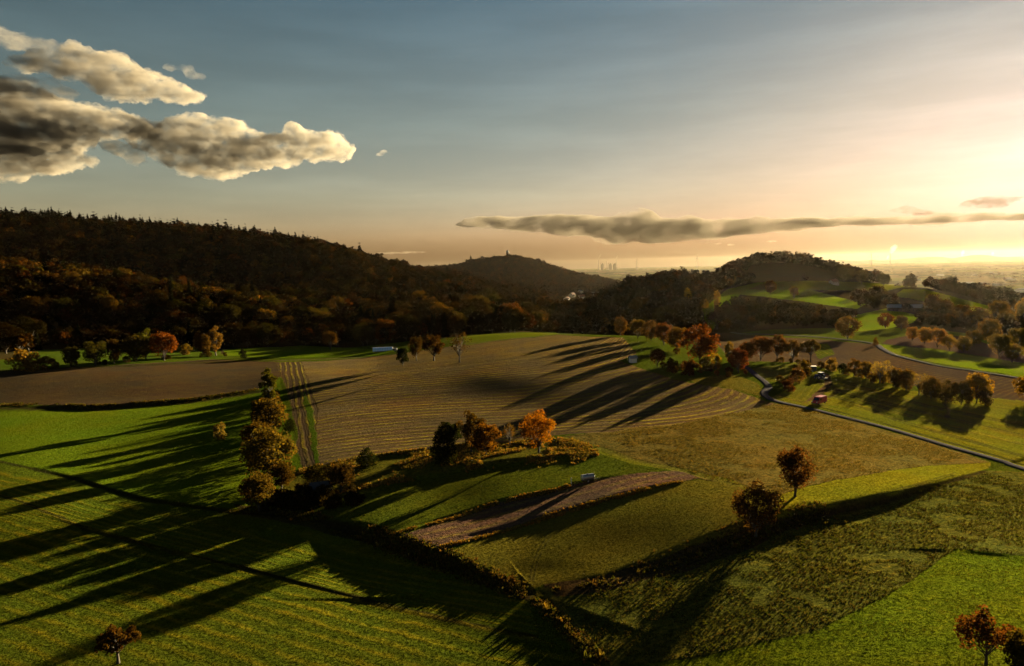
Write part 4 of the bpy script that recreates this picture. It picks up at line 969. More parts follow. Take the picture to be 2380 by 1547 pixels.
class MB:
    def __init__(s): s.v = []; s.f = []
    def add(s, v, f): o = len(s.v); s.v += [tuple(map(float, p)) for p in v]; s.f += [tuple(int(i) + o for i in q) for q in f]; return s
    def box(s, x0, x1, y0, y1, z0, z1, tx=0, ty=0):
        v = [(x0, y0, z0), (x1, y0, z0), (x1, y1, z0), (x0, y1, z0), (x0 + tx, y0 + ty, z1), (x1 - tx, y0 + ty, z1), (x1 - tx, y1 - ty, z1), (x0 + tx, y1 - ty, z1)]
        return s.add(v, [(3, 2, 1, 0), (4, 5, 6, 7), (0, 1, 5, 4), (1, 2, 6, 5), (2, 3, 7, 6), (3, 0, 4, 7)])
    def tube(s, pts, rad, sides=10): v, f = tube(pts, rad, sides); n = len(pts); s.add(v, f + [tuple(range(sides))[::-1], tuple((n - 1) * sides + k for k in range(sides))]); return s
    def prism(s, prof, y0, y1):     # profile in (x, z), closed
        n = len(prof); v = [(x, y0, z) for x, z in prof] + [(x, y1, z) for x, z in prof]
        return s.add(v, [tuple(range(n)), tuple(range(2 * n - 1, n - 1, -1))] + [(i, i + n, (i + 1) % n + n, (i + 1) % n) for i in range(n)])
    def gable(s, x0, x1, y0, y1, z0, zr):  # ridge along x
        ym = (y0 + y1) / 2
        return s.add([(x0, y0, z0), (x1, y0, z0), (x1, y1, z0), (x0, y1, z0), (x0, ym, zr), (x1, ym, zr)], [(3, 2, 1, 0), (0, 1, 5, 4), (2, 3, 4, 5), (1, 2, 5), (3, 0, 4)])
    def build(s, name, m, parent=None, smooth=False, bevel=0):
        import bmesh
        me = bpy.data.meshes.new(name); me.from_pydata(s.v, [], s.f); b = bmesh.new(); b.from_mesh(me); bmesh.ops.recalc_face_normals(b, faces=b.faces); b.to_mesh(me); b.free()
        me.materials.append(m)
        if smooth: me.polygons.foreach_set("use_smooth", np.ones(len(me.polygons), bool))
        o = bpy.data.objects.new(name, me); S.collection.objects.link(o)
        if bevel:
            bv = o.modifiers.new("b", 'BEVEL'); bv.width = bevel; bv.segments = 2; bv.limit_method = 'ANGLE'
        if parent: o.parent = parent
        return o
def thing(name, label, cat, xy, rz=0, group=None, dz=0.):
    o = empty(name, (xy[0], xy[1], float(gz(xy[0], xy[1])) + dz), rz); return tag(o, label, cat, group)

# ------------------------------------------------------------------ lanes
def lane(name, pts, width, m, lift=.10, **k):
    P = hits(pts, **k); Q = [P[0]]
    for i in range(len(P) - 1):
        p0, p1, p2, p3 = P[max(i - 1, 0)], P[i], P[i + 1], P[min(i + 2, len(P) - 1)]
        n = max(4, int(np.hypot(*(p2 - p1)) / 1.5))
        for t in np.linspace(0, 1, n + 1)[1:]:
            Q.append(.5 * (2 * p1 + (p2 - p0) * t + (2 * p0 - 5 * p1 + 4 * p2 - p3) * t * t + (3 * p1 - p0 - 3 * p2 + p3) * t ** 3))
    Q = np.array(Q); T = np.gradient(Q, axis=0); T /= np.linalg.norm(T, axis=1, keepdims=True) + 1e-9; Nn = np.stack([-T[:, 1], T[:, 0]], 1)
    offs = np.array([-.56, -.5, -.25, 0, .25, .5, .56]) * width; drop = np.array([-.28, 0, .03, .05, .03, 0, -.28])
    G_ = [Q + Nn * o for o in offs]; zc = gz(Q[:, 0], Q[:, 1])
    V = np.stack([np.concatenate([g, (np.maximum(gz(g[:, 0], g[:, 1]), zc - .05) + lift + d)[:, None]], 1) for g, d in zip(G_, drop)], 1).reshape(-1, 3)
    i = np.arange(len(Q) * 7).reshape(-1, 7); F = np.stack([i[:-1, :-1], i[:-1, 1:], i[1:, 1:], i[1:, :-1]], -1).reshape(-1, 4)
    o = mesh_obj(name, V, F, 4, m, smooth=True); o["kind"] = "structure"; return o
lane("lane", [(1700,838),(1732,852),(1757,872),(1778,888),(1786,900),(1776,912),(1782,922),(1810,934),(1900,954),(2050,992),(2200,1036),(2380,1090),(2600,1165),(3000,1310)], 2.3, M_ASPH, lift=.16)
lane("upper_lane", [(1700,772),(1850,780),(1960,789),(2030,799),(2052,812),(2085,827),(2160,846),(2260,862),(2380,881),(2600,915),(3000,985)], 2.8, M_GRAV, lift=.3)

# ------------------------------------------------------------------ scrub, tussocks, tall grass (nobody could count these)
TUFT = leafmat('dry_blades', 'tuft')
def tufts(name, pts, hs, cols, label, cat="grass", n=5, lean=.5):
    """pts (N,2): each tuft is a fan of n pointed blades"""
    g = np.random.default_rng(len(pts)); Np = len(pts); z = gz(pts[:, 0], pts[:, 1])
    P = np.repeat(np.concatenate([pts, z[:, None] - .05], 1), n, 0); h = np.repeat(hs, n) * g.uniform(.6, 1.15, Np * n)
    a = g.uniform(0, 6.283, Np * n); P[:, 0] += np.cos(a) * h * .35 * g.random(Np * n); P[:, 1] += np.sin(a) * h * .35 * g.random(Np * n)
    b = g.uniform(0, 6.283, Np * n); w = (h * .28)[:, None]; t = np.stack([np.cos(b), np.sin(b), 0 * b], 1) * w
    up = np.stack([np.cos(a) * h * lean, np.sin(a) * h * lean, h], 1)
    V = np.stack([P - t, P + t, P + up * .75 + t * .7, P + up - t * .3], 1).reshape(-1, 3)
    o = mesh_obj(name, V, np.arange(len(V)).reshape(-1, 4), 4, LEAFW)
    cc = np.ones((len(V), 4), np.float32); cc[:, :3] = np.repeat(np.repeat(cols, n, 0) * g.uniform(.75, 1.25, (Np * n, 1)), 4, 0)
    x = o.data.attributes.new("col", 'FLOAT_COLOR', 'POINT'); x.data.foreach_set("color", cc.ravel())
    x = o.data.attributes.new("lv", 'FLOAT', 'POINT'); x.data.foreach_set("value", np.repeat(g.random(Np * n), 4).astype(np.float32))
    o.data.materials.clear(); o.data.materials.append(TUFT); tag(o, label, cat, kind="stuff"); return o
def along(pts, n, spread, g, **k):
    P = hits(pts, **k); Ls = np.hypot(*np.diff(P, axis=0).T); cum = np.concatenate([[0], np.cumsum(Ls)]); t = g.random(n) * cum[-1]
    i = np.clip(np.searchsorted(cum, t) - 1, 0, len(P) - 2); f = ((t - cum[i]) / Ls[i])[:, None]
    q = P[i] * (1 - f) + P[i + 1] * f; dd = (P[i + 1] - P[i]) / Ls[i][:, None]
    return q + np.stack([-dd[:, 1], dd[:, 0]], 1) * g.normal(0, spread, (n, 1)) * .5
def rejn(pts, sc=6., th=.0):
    m = fbm(pts[:, 0] / sc, pts[:, 1] / sc, 2) > th; return pts[m]
tg = np.random.default_rng(31)
def mixcol(n, cs, g=tg): return np.array(cs)[g.integers(0, len(cs), n)]
P_ = np.concatenate([rejn(along([(1005,1284),(1090,1256),(1250,1210),(1400,1166),(1520,1133),(1618,1112)], 3000, .5, tg), 3, -.25), rejn(along([(912,1248),(1010,1216),(1150,1170),(1300,1138),(1325,1128)], 2200, .5, tg), 3, -.25)])
tufts("dry_grass", P_, tg.uniform(.12, .45, len(P_)), mixcol(len(P_), [(.36, .19, .04), (.28, .18, .05), (.34, .25, .08), (.16, .14, .03), (.10, .11, .02)]), "rusty tufts of dry grass edging the dug garden strip")
P_ = np.concatenate([along([(1270,1366),(1400,1356),(1560,1306),(1700,1256)], 500, 2.0, tg), along([(1680,1262),(1740,1250),(1800,1220),(1930,1192)], 1100, 3.2, tg), along([(540,1178),(700,1200),(850,1240),(1000,1298),(1130,1345),(1230,1380)], 4200, 2.2, tg),
                     along([(1240,1380),(1330,1470),(1400,1547)], 600, 1.4, tg), along([(700,1190),(850,1232),(1000,1288),(1225,1374)], 1000, 1., tg), along([(0,940),(230,942),(430,930),(600,904)], 3500, 2., tg),
                     along([(1150,1340),(1235,1375),(1265,1390)], 600, 1.6, tg)])
P_ = rejn(P_, 7, -.3)
tufts("scrub", P_, tg.uniform(.12, .45, len(P_)) * np.where(tg.random(len(P_)) < .04, 2, 1), mixcol(len(P_), [(.09, .085, .022), (.15, .13, .035), (.08, .10, .02), (.12, .08, .03), (.04, .036, .012)]), "rank grass and scrub on the ditch banks and field edges", "undergrowth", n=6)
P_ = np.concatenate([along([(700,1098),(860,1066),(1010,1046),(1160,1034),(1310,1022),(1385,1048)], 5000, 2.2, tg), along([(690,1110),(860,1085),(1010,1065),(1200,1055),(1370,1050)], 6500, 7, tg), along([(760,1150),(900,1120),(1050,1093),(1200,1071),(1390,1054)], 3500, 1.2, tg)])
P_ = rejn(P_, 5, -.1)
tufts("tall_grass", P_, tg.uniform(.2, .6, len(P_)), mixcol(len(P_), [(.30, .24, .06), (.20, .18, .04), (.12, .12, .03), (.32, .20, .06)]), "tall pale grass on the terrace around the evergreen and the orange tree")
# open fields: low tussocks
def infield(n, poly, g=tg):
    P = hits(poly); mn, mx = P.min(0), P.max(0); q = g.uniform(mn, mx, (n, 2)); u, v, _ = proj(np.concatenate([q, gz(q[:, 0], q[:, 1])[:, None]], 1))
    return q[inpoly(u, v, poly)]
P_ = rejn(infield(60000, [(1320,1400),(1560,1310),(1930,1195),(2290,1098),(2380,1120),(2380,1290),(2220,1277),(2060,1387),(1900,1460),(1650,1520),(1480,1546),(1400,1546)]), 4, -.25)
tufts("tussocks", P_, tg.uniform(.10, .28, len(P_)), mixcol(len(P_), [(.06, .075, .015), (.085, .08, .025), (.05, .045, .018), (.07, .10, .010)]), "tussocks all over the dark rough field at the lower right", n=3)
P_ = rejn(infield(42000, [(1400,1010),(1560,988),(1790,940),(1850,942),(2000,982),(2250,1060),(2150,1083),(2000,1103),(1880,1126),(1790,1165),(1700,1130),(1592,1092)]), 6, -.15)
tufts("tussocks", P_, tg.uniform(.10, .28, len(P_)), mixcol(len(P_), [(.22, .18, .05), (.16, .14, .035), (.12, .12, .03)]), "dry yellow tussocks on the rough meadow left of the lane", n=3)
P_ = rejn(np.concatenate([infield(26000, [(0,1240),(500,1350),(1000,1440),(1240,1490),(1390,1546),(0,1546)]), infield(14000, [(2220,1285),(2380,1300),(2380,1546),(1600,1546),(1900,1465),(2060,1390)])]), 8, .05)
tufts("meadow_grass", P_, tg.uniform(.06, .18, len(P_)), mixcol(len(P_), [(.09, .13, .012), (.13, .15, .02), (.06, .09, .012)]), "longer grass patches in the green meadows at the bottom corners", n=3)

# ------------------------------------------------------------------ hedge bushes between the trees of the hedge, and lower thickets
BO = ['leftmost', 'second from left', 'third from left', 'fourth from left', 'fifth from left', 'sixth from left', 'seventh from left', 'eighth from left', 'ninth from left', 'tenth from left', 'eleventh from left', 'twelfth from left', 'thirteenth from left', 'fourteenth from left', 'fifteenth from left', 'sixteenth from left']
def bushes(pts, n, hm, spread, cols, label, grp, **k):
    Q = along(pts, n, spread, tg, **k); Q = Q[np.argsort(Q[:, 0])]
    for q, p in enumerate(Q):
        h = hm * tg.uniform(.7, 1.3); c = cols[q % len(cols)]
        plant("bush%d" % (q % 2), p, h, .85, tuple(np.array(c) * tg.uniform(.8, 1.2)), "%s %s" % (BO[min(q, 15)], label), "shrub", grp, name="shrub")
bushes([(1965,868),(2045,888),(2110,906),(2200,932),(2275,940)], 16, 3.6, 3, [(.16, .11, .03), (.10, .07, .02), (.22, .15, .04)], "bush between the trees of the hedge beyond the striped field", "bushes of the hedge")
bushes([(1400,777),(1480,787),(1545,803),(1600,830)], 9, 3.2, 3, [(.13, .08, .025), (.10, .07, .02)], "low bush under the tree line right of the ploughed crest", "bushes under the tree line")
bushes([(1510,848),(1570,862),(1640,868),(1705,858)], 10, 2.6, 8, [(.12, .06, .02), (.20, .13, .03), (.09, .05, .02)], "low bush in the orchard gardens left of the lane", "bushes in the orchard gardens")
bushes([(1740,838),(1800,838),(1860,845),(1900,852),(1940,858)], 11, 2.4, 6, [(.14, .10, .03), (.10, .06, .02)], "low bush at the foot of the orchard row", "bushes under the orchard row")
bushes([(1870,862),(1858,880),(1845,895),(1830,908)], 8, 2.3, 4, [(.13, .09, .03), (.10, .06, .02)], "low bush of the thicket inside the lane bend", "bushes by the lane bend")
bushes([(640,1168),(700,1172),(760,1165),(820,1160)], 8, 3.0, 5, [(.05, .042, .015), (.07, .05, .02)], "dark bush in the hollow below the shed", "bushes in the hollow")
def hedge(pts, h, w, color, label, n_c=90, leaves=14000, size=.5):
    P = hits(pts); Ls = np.hypot(*np.diff(P, axis=0).T); cum = np.concatenate([[0], np.cumsum(Ls)]); t = np.sort(tg.random(n_c)) * cum[-1]
    i = np.clip(np.searchsorted(cum, t) - 1, 0, len(P) - 2); f = ((t - cum[i]) / Ls[i])[:, None]; q = P[i] * (1 - f) + P[i + 1] * f + tg.normal(0, w * .25, (n_c, 2))
    Rr = tg.uniform(.32, .62, n_c) * h; C = np.concatenate([q, (gz(q[:, 0], q[:, 1]) + tg.uniform(.15, .62, n_c) * h)[:, None]], 1)
    V = crown_from(C, Rr, tg, leaves, size, .3); c0 = C.mean(0); c0[2] = float(gz(c0[0], c0[1]))
    o = mesh_obj("hedge", V - c0, np.arange(len(V)).reshape(-1, 4), 4, LEAF); o.location = c0; o.color = (*color, 1)
    x = o.data.attributes.new("lv", 'FLOAT', 'POINT'); x.data.foreach_set("value", np.repeat(tg.random(leaves), 4).astype(np.float32)); return tag(o, label, "hedge")
hedge([(640,925),(622,960),(612,1010),(606,1070),(598,1130),(600,1178)], 4.6, 3.0, (.10, .075, .02), "uneven hedge joining the feet of the tree row left of the ploughed field")
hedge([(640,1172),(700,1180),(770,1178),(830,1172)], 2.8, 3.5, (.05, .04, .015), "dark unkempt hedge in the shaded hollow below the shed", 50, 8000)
bushes([(40,862),(160,852),(300,842),(520,826)], 16, 3.0, 4, [(.09, .07, .02), (.13, .11, .03), (.08, .08, .02)], "low bush of the tree belt below the left wood", "bushes below the left wood")

# ------------------------------------------------------------------ vehicles
def wheel(parent, x, y, r, w, name="wheel"):
    o = MB().tube([(x, y - w / 2, r), (x, y + w / 2, r)], [r, r], 18).build(name, M_RUB, parent)
    MB().tube([(x, y - w / 2 - .02, r), (x, y + w / 2 + .02, r)], [r * .55, r * .55], 12).build("rim", M_STEEL, o); return o
def look(dx, dy): return math.atan2(dy, dx)
t = thing("van", "red delivery van parked on the grass beside the lane", "van", hit(1904, 938), look(-.80, -.60))
prof = [(2.75, .45), (2.8, .95), (2.62, 1.12), (1.95, 1.3), (1.35, 2.15), (1.0, 2.36), (-2.6, 2.40), (-2.78, 2.2), (-2.8, .45)]
MB().prism(prof, -1.0, 1.0).build("body", M_RED, t, bevel=.07)
MB().add([(1.93, -.85, 1.37), (1.93, .85, 1.37), (1.40, .78, 2.12), (1.40, -.78, 2.12)], [(0, 1, 2, 3)]).add([(1.97, -.85, 1.35), (1.97, .85, 1.35), (1.43, .78, 2.14), (1.43, -.78, 2.14)], [(0, 1, 2, 3)]).build("windscreen", M_GLASS, t)
for s in (-1, 1):
    MB().prism([(1.6, 1.35), (1.2, 2.0), (.45, 2.0), (.45, 1.35)], s * 1.0, s * 1.015).build("window", M_GLASS, t)
    MB().box(2.6, 2.83, s * .75 - .18, s * .75 + .18, .85, 1.08).build("headlight", M_LAMP, t)
    MB().box(-2.84, -2.78, s * .88 - .07, s * .88 + .07, 1.0, 1.6).build("tail_light", M_RED, t)
    for x in (1.75, -1.75): wheel(t, x, s * .9, .36, .24)
MB().box(2.74, 2.9, -1, 1, .38, .6).build("bumper", M_DARK, t)
t = thing("tractor", "dark blue tractor with pale cab roof working on the curved strip", "tractor", hit(1905, 881), look(-.35, .94))
MB().box(.2, 2.1, -.42, .42, .85, 1.65, .06, .05).box(-.9, .3, -.5, .5, .7, 1.2).build("hood", M_BLUE, t, bevel=.06)
MB().box(-1.15, .25, -.68, .68, 1.2, 2.55, .1, .06).build("cab", M_GLASS, t)
MB().box(-1.3, .4, -.8, .8, 2.555, 2.75, .08, .08).build("cab_roof", M_PALE, t, bevel=.04)
MB().tube([(1.0, .3, 1.6), (1.0, .3, 2.6)], [.05, .05], 8).build("exhaust", M_DARK, t)
for s in (-1, 1):
    wheel(t, -.75, s * .98, .88, .5); wheel(t, 1.55, s * .8, .55, .36)
    MB().prism([(-1.6, 1.3), (-1.3, 1.85), (-.3, 1.85), (0, 1.3), (-.3, 1.75), (-1.3, 1.75)], s * .7, s * 1.22).build("mudguard", M_BLUE, t)
MB().box(-2.6, -1.5, -1.4, 1.4, .35, .8).box(-1.7, -1.2, -.2, .2, .6, .8).build("implement", M_DARK, t)
t = thing("trailer", "dark box trailer with pale roof parked under the orchard tree", "trailer", hit(1886, 864), look(-1, .2))
MB().box(-1.7, 1.7, -1, 1, .6, 2.3).build("body", M_DARK, t, bevel=.04); MB().box(-1.75, 1.75, -1.05, 1.05, 2.304, 2.4).build("roof", M_PALE, t)
MB().tube([(1.7, 0, .62), (2.9, 0, .5)], [.05, .05], 6).build("drawbar", M_STEEL, t)
for s in (-1, 1): wheel(t, -.3, s * .98, .33, .2)
for s in (-1, 1): MB().box(-.5, .5, s * 1.0 - .01, s * 1.0 + .01, 1.3, 1.8).build("window", M_GLASS, t)
t = thing("water_tank", "silver cylindrical water tank on wheels at the edge of the garden strip", "water tank", hit(1366, 1119), look(.93, .36))
MB().tube([(-1.5, 0, 1.05), (-1.35, 0, 1.05), (1.35, 0, 1.05), (1.5, 0, 1.05)], [.35, .62, .62, .35], 20).build("tank", M_STEEL, t, smooth=False)
MB().tube([(0, 0, 1.6), (0, 0, 1.78)], [.2, .2], 12).build("hatch", M_DARK, t); MB().box(-1.4, 1.5, -.35, .35, .42, .52).box(1.5, 2.5, -.05, .05, .42, .5).build("frame", M_DARK, t)
for s in (-1, 1): wheel(t, -.2, s * .6, .32, .18)
o = MB().tube([(0, 0, -.2), (0, 0, 1.35)], [.09, .07], 8).build("post", M_PALE); p = hit(1328, 1124); o.location = (p[0], p[1], gz(p[0], p[1])); tag(o, "short white post left of the silver water tank", "post")
o = MB().tube([(0, 0, -.2), (0, 0, 1.9)], [.05, .04], 8).build("pole", mat("bamboo", (.5, .4, .15))); p = hit(1381, 1116); o.location = (p[0], p[1], gz(p[0], p[1])); tag(o, "thin yellowish pole right of the silver water tank", "pole")
for (x, y, lb) in ((2050, 806, "thin marker post at the start of the lower bright green strip"), (1462, 834, "short post beside the white garden hut")):
    o = MB().tube([(0, 0, -.2), (0, 0, 2.4)], [.07, .06], 6).build("post", M_WOOD); p = hit(x, y); o.location = (p[0], p[1], gz(p[0], p[1])); tag(o, lb, "post")

# ------------------------------------------------------------------ small buildings
def house(p, L_, Wd, Hh, Rh, rz, wm, rm, label, cat="house", group=None, name="house", chim=True, dz=0):
    t = thing(name, label, cat, p, rz, group, dz)
    w = MB().box(-L_ / 2, L_ / 2, -Wd / 2, Wd / 2, -1.5, Hh); w.add([(-L_ / 2, -Wd / 2, Hh), (-L_ / 2, Wd / 2, Hh), (-L_ / 2, 0, Hh + Rh)], [(0, 1, 2)]); w.add([(L_ / 2, -Wd / 2, Hh), (L_ / 2, Wd / 2, Hh), (L_ / 2, 0, Hh + Rh)], [(0, 1, 2)])
    w.build("wall", wm, t); e = .4; k = Rh / (Wd / 2)
    r = MB(); L2 = L_ / 2 + e; W2 = Wd / 2 + e
    for s in (-1, 1): r.add([(-L2, s * W2, Hh - e * k + .05), (L2, s * W2, Hh - e * k + .05), (L2, 0, Hh + Rh + .05), (-L2, 0, Hh + Rh + .05), (-L2, s * W2, Hh - e * k + .25), (L2, s * W2, Hh - e * k + .25), (L2, 0, Hh + Rh + .25), (-L2, 0, Hh + Rh + .25)],
        [(0, 1, 2, 3), (4, 5, 6, 7), (0, 1, 5, 4), (2, 3, 7, 6), (0, 3, 7, 4), (1, 2, 6, 5)])
    ro = r.build("roof", rm, t)
    if chim: MB().box(L_ * .2 - .35, L_ * .2 + .35, -.35, .35, Hh + Rh - .8, Hh + Rh + 1.1).build("chimney", M_TILE, ro)
    nwin = max(2, int(L_ / 3))
    if Hh > 2.4:
        for q in range(nwin):
            x = -L_ / 2 + (q + .5) * L_ / nwin
            for z in ([1.2] if Hh < 4.5 else [1.2, 3.9]):
                for s in (-1, 1): MB().box(x - .5, x + .5, s * Wd / 2 - .03, s * Wd / 2 + .03, z, z + 1.2).build("window", M_GLASS, t)
        MB().box(-L_ / 2 - .03, -L_ / 2 + .03, -.5, .5, 0, 2.1).build("door", M_WOOD, t)
    return t
house(hit(745, 1150), 4.6, 3.0, 2.1, .8, .35, M_CREAM, M_DARK, "small shed with pale wall and dark roof under the dark scrubby tree", "shed", name="shed", chim=False)
house(hit(1471, 842), 2.6, 2.2, 2.0, .7, .2, M_WHITE, M_SLATE, "tiny white hut at the left tip of the orchard gardens", "hut", name="hut", chim=False)
house(hit(2112, 724, rmin=560), 34, 12, 4.0, 2.4, -.45, M_WOOD, M_SLATE, "long dark shed with bluish roof beside the lower bright slope meadow", "shed", name="shed", chim=False)
house(hit(1938, 660, rmin=800), 9, 7, 3, 2.5, .3, M_CREAM, M_TILE, "small house half hidden by trees right of the mast", "house")
# plastic tunnel beyond the ploughed field
t = thing("plastic_tunnel", "long pale blue plastic tunnel on the narrow green strip", "tunnel", hit(890, 815), look(1, .12))
ar = [(math.cos(a) * 1.5, math.sin(a) * 2.1) for a in np.linspace(0, math.pi, 12)]
m_ = MB(); xs_ = np.linspace(-5.6, 5.6, 9)
v = [(x, y, z) for x in xs_ for y, z in ar]; m_.add(v, [(i * 12 + k, i * 12 + k + 1, (i + 1) * 12 + k + 1, (i + 1) * 12 + k) for i in range(8) for k in range(11)]); m_.build("cover", M_FILM, t)
for e_ in (-5.6, 5.6): MB().add([(e_, y, z) for y, z in ar], [tuple(range(12))]).build("end_panel", M_PALE, t)
for x in xs_: MB().tube([(x, y * 1.02, z * 1.02) for y, z in ar], [.05] * 12, 5).build("hoop", M_STEEL, t)
t = thing("machine", "dark farm trailer at the right end of the pale blue tunnel", "trailer", hit(918, 816), .1)
MB().box(-1.2, 1.2, -.8, .8, .6, 1.7).build("body", M_DARK, t, bevel=.05)
for s in (-1, 1): wheel(t, 0, s * .85, .45, .25)
t.name = "farm_trailer"
# low cover of pale fleece right of the garden rows
# ------------------------------------------------------------------ village in the gap
VIL = [(1335,718,12,M_WHITE,M_SLATE,.3,"white house with pale gable, nearest in the village gap"),(1290,712,9,M_CREAM,M_TILE,1.2,"cream house at the left edge of the village gap"),
 (1376,702,9,M_WHITE,M_SLATE,1.4,"narrow white gabled house in the middle of the village"),(1352,695,10,M_WHITE,M_TILE,.2,"white house left of the middle of the village"),
 (1386,687,22,M_WHITE,M_SLATE,.15,"long pale building, left of two at the back of the village"),(1412,686,20,M_WHITE,M_SLATE,.1,"long pale building, right of two at the back of the village"),
 (1436,688,16,M_CREAM,M_SLATE,.1,"dim long house right of the two long pale buildings"),(1330,690,10,M_CREAM,M_TILE,.9,"cream house at the upper left of the village"),
 (1362,712,9,M_CREAM,M_TILE,.5,"tiled house in front of the narrow white gabled one"),(1318,700,9,M_WHITE,M_TILE,1.0,"white tiled house below the castle hill"),
 (1400,698,10,M_CREAM,M_TILE,.7,"tiled house below the long pale buildings"),(1350,681,10,M_WHITE,M_SLATE,.4,"small grey roofed house highest in the village")]
for (x, y, L_, wm, rm, rz, lb) in VIL:
    house(hit(x, y, rmin=780), L_, 8.5, 4.8, 3.2, rz, wm, rm, lb, group="village houses")
tg2 = np.random.default_rng(9)
for q in range(34):
    x = tg2.uniform(2120, 2375); y = tg2.uniform(634, 690); p = hit(x, y, rmin=2600); L_ = tg2.uniform(14, 60)
    house(p, L_, tg2.uniform(12, 26), tg2.uniform(4.8, 9), 3, tg2.uniform(-.5, .3), M_WHITE if q % 3 else M_CREAM, M_SLATE if q % 2 else M_PALE,
          "pale building scattered over the town on the hazy plain", "building", "buildings of the town on the plain", chim=False, dz=1.5)

# ------------------------------------------------------------------ landmarks
p = hit(1180, 603, rmin=1900); t = thing("castle_tower", "round castle tower with pointed roof on top of the wooded castle hill", "tower", p)
hh = 34
MB().tube([(0, 0, -3), (0, 0, hh - 9)], [4.8, 4.5], 24).build("shaft", M_STONE, t); rf_ = MB().tube([(0, 0, hh - 9), (0, 0, hh - 8.3), (0, 0, hh)], [5.3, 5.3, .15], 24).build("roof", M_SLATE, t)
MB().tube([(0, 0, hh - 9.9), (0, 0, hh - 9.05)], [5.0, 5.0], 24).build("parapet", M_STONE, t)
for k in range(6):
    a = k * math.pi / 3; o = MB().box(4.35, 4.7, -.4, .4, hh - 14, hh - 12).build("window", M_GLASS, t); o.rotation_euler = (0, 0, a)
p = hit(1122, 610, rmin=1900); t = thing("castle_ruin", "square stump of ruined castle wall left of the round tower", "ruin", p)
MB().box(-7, 7, -5, 5, -3, 15).build("wall", M_STONE, t); m_ = MB()
for k in range(5): m_.box(-7 + k * 3, -5.6 + k * 3, -5, -4, 15.003, 16.4)
m_.build("battlements", M_STONE, t)
p = hit(1861, 612, rmin=900); t = thing("radio_mast", "lattice radio mast with antenna platforms on the wooded hill", "mast", p, .3)
mh = 33.; m_ = MB()
for k in range(3):
    a = k * 2.094; m_.tube([(math.cos(a) * 1.3, math.sin(a) * 1.3, -1), (math.cos(a) * .5, math.sin(a) * .5, mh * .72)], [.14, .1], 5)
for q in range(12):
    z = q * mh * .06; r0 = 1.3 - .8 * z / (mh * .72)
    for k in range(3):
        a, b = k * 2.094, (k + 1) * 2.094; m_.tube([(math.cos(a) * r0, math.sin(a) * r0, z), (math.cos(b) * (r0 - .05), math.sin(b) * (r0 - .05), z + mh * .06)], [.06, .06], 4)
m_.build("lattice", M_DARK, t); MB().tube([(0, 0, mh * .7), (0, 0, mh)], [.16, .06], 6).build("antenna", M_DARK, t)
for z in (mh * .55, mh * .67):
    pf = MB().tube([(0, 0, z), (0, 0, z + .3)], [1.8, 1.8], 12).build("platform", M_DARK, t)
    for k in range(6):
        a = k * 1.047; MB().box(math.cos(a) * 1.9 - .2, math.cos(a) * 1.9 + .2, math.sin(a) * 1.9 - .2, math.sin(a) * 1.9 + .2, z - .3, z + 2.4).build("panel_antenna", M_DARK, pf)
def far(x, dist):
    d = ray(x, 600); h = math.hypot(d[0], d[1]); return (d[0] / h * dist, d[1] / h * dist, CAMZ - 140)
DST = 17000.
def ztop(x, y, dist):
    d = ray(x, y); return dist * d[2] / math.hypot(d[0], d[1]) + 140.
YH = lambda x: 616.5 - .023 * (x - 1190)
def stack(x, h, label, dist=DST, r=7.):
    h = ztop(x, YH(x) - h, dist); q = far(x, dist); o = MB().tube([(0, 0, 0), (0, 0, h * .5), (0, 0, h)], [r * 1.5, r * 1.1, r], 14).build("chimney_stack", M_CONC); o.location = q; return tag(o, label, "chimney")
stack(1391, 9.5, "left smoking chimney of the power station on the horizon"); stack(1432, 8, "right smoking chimney of the power station on the horizon")
stack(1410.5, 7, "chimney without smoke between the two smoking ones"); stack(1480, 6, "lone thin chimney right of the power station")
q = far(1620, DST); t = empty("television_tower", q); tag(t, "slender television tower on the horizon left of the mast hill", "tower")
MB().tube([(0, 0, 0), (0, 0, 260)], [9, 6], 12).build("shaft", M_CONC, t); MB().tube([(0, 0, 225), (0, 0, 232), (0, 0, 250), (0, 0, 256)], [7, 24, 24, 9], 16).build("pod", M_CONC, t); MB().tube([(0, 0, 256), (0, 0, 330)], [3.5, 1.5], 8).build("antenna", M_CONC, t)
for (x, w, h, ex) in ((1399, 30, 140, 30), (1418, 34, 138, 35), (1427.5, 30, 140, 0)):
    q = far(x, DST + 100); t = empty("boiler_house", q); tag(t, {1399: "stepped boiler house beside the left smoking chimney", 1418: "pointed boiler house in the middle of the power station", 1427.5: "flat boiler house beside the right smoking chimney"}[x], "building")
    MB().box(-w, w, -40, 40, 0, h).build("hall", M_HAZYB, t); MB().box(-w * .2, w * .6, -30, 30, h + .01, h + 25 + ex * .3).build("upper_block", M_HAZYB, t)
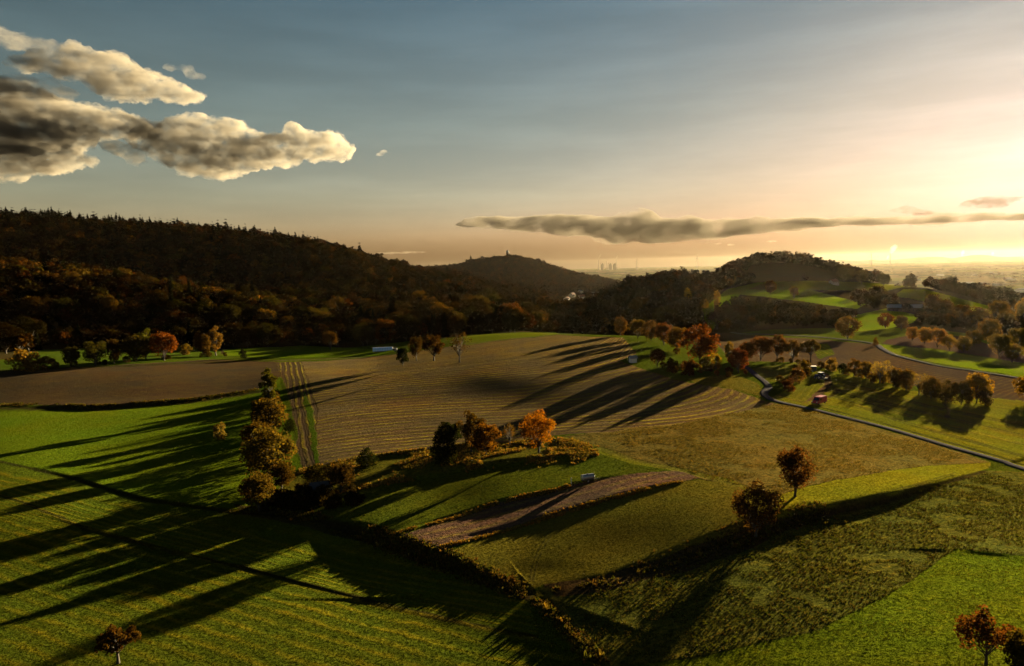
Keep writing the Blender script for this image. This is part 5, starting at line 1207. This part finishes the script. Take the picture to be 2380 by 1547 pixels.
def plume(x, z0, dx, dz, r, label, dist=DST, dens=.005, g=0.):
    z0 = ztop(x, YH(x) - z0, dist); q = far(x, dist); pts = []; n = 7
    for k in range(n): f = k / (n - 1); pts.append((dx * f ** 1.4, 0, z0 + dz * f))
    m_ = MB()
    rad = [r * (.3 + .9 * math.sin(min(1, (k + .6) / (n - 1)) * 2.4)) * (1 + .25 * math.sin(k * 2.3)) for k in range(n)]
    m_.tube(pts, rad, 14); m, nt = newmat("smoke_vapour"); pv = N(nt, "ShaderNodeVolumePrincipled"); pv.inputs["Density"].default_value = dens; pv.inputs["Color"].default_value = (.9, .86, .8, 1) if g > .4 else (.22, .20, .18, 1); pv.inputs["Anisotropy"].default_value = g
    oo = N(nt, "ShaderNodeOutputMaterial"); L(nt, pv.outputs[0], oo.inputs["Volume"]); o = m_.build("smoke", m, smooth=True); o.location = q
    sb = o.modifiers.new("s", 'SUBSURF'); sb.levels = 1; sb.render_levels = 2; tx = bpy.data.textures.new("puff", 'CLOUDS'); tx.noise_scale = r * 1.2
    dm = o.modifiers.new("d", 'DISPLACE'); dm.texture = tx; dm.strength = r * .8; dm.texture_coords = 'GLOBAL'
    return tag(o, label, "smoke")
plume(1391, 9.8, 70, 130, 17, "smoke rising from the left chimney of the power station"); plume(1432, 8.2, 40, 100, 15, "smoke rising from the right chimney of the power station")
stack(2025, 9, "thin chimney on the hazy plain left of the bright steam plume", 16000, 6); stack(2069, 8, "chimney at the foot of the bright steam plume", 16000, 6)
plume(2070, 8.5, 110, 150, 48, "bright steam plume over the factory on the hazy plain", 16000, .0007, .5); plume(2062, -6, 30, 80, 22, "small steam puff left of the bright steam plume", 16000, .001, .5)
plume(2235, -3, 40, 130, 30, "small steam plume near the right end of the horizon", 17000, .0008, .5); plume(2306, -3, 15, 80, 24, "faint steam puff closest to the right edge of the horizon", 17500, .0008, .5)
# far mountains beyond the plain
az = np.radians(np.linspace(8, 60, 260)); hb = 12 + 190 * np.clip((np.degrees(az) - 17) / 22, 0, 1) ** .7; hb *= .72 + .5 * fbm(az * 40, az * 0 + 3, 4)
Vh = []; 
for k, dd, hf in ((0, 21500, 0), (1, 22300, .75), (2, 22900, 1.), (3, 23500, .6)):
    Vh.append(np.stack([np.sin(az) * dd, np.cos(az) * dd, CAMZ - 142 + np.maximum(hb, 5) * hf + 1], 1))
Vh = np.concatenate(Vh); i = np.arange(len(Vh)).reshape(4, -1); F = np.stack([i[:-1, :-1], i[:-1, 1:], i[1:, 1:], i[1:, :-1]], -1).reshape(-1, 4)
o = mesh_obj("hills", Vh, F, 4, mat("far_forest", (.04, .045, .03), .9, sc=.002, spec=.05), smooth=True); o["kind"] = "structure"
# ------------------------------------------------------------------ haze
def box_obj(name, lo, hi, mat):
    v = [(x, y, z) for x in (lo[0], hi[0]) for y in (lo[1], hi[1]) for z in (lo[2], hi[2])]
    f = [(0, 1, 3, 2), (4, 6, 7, 5), (0, 4, 5, 1), (2, 3, 7, 6), (0, 2, 6, 4), (1, 5, 7, 3)]
    me = bpy.data.meshes.new(name); me.from_pydata(v, [], f); me.materials.append(mat)
    o = bpy.data.objects.new(name, me); S.collection.objects.link(o); return o
hm, nt = newmat("haze_air")
pv = N(nt, "ShaderNodeVolumePrincipled"); pv.inputs["Color"].default_value = (1, .86, .70, 1)
pv.inputs["Density"].default_value = 3.0e-6; pv.inputs["Anisotropy"].default_value = .60
o = N(nt, "ShaderNodeOutputMaterial"); L(nt, pv.outputs[0], o.inputs["Volume"])
haze = box_obj("haze", (-25500, -500, CAMZ - 141.5), (25500, 25500, CAMZ + 170), hm)
tag(haze, kind="stuff")
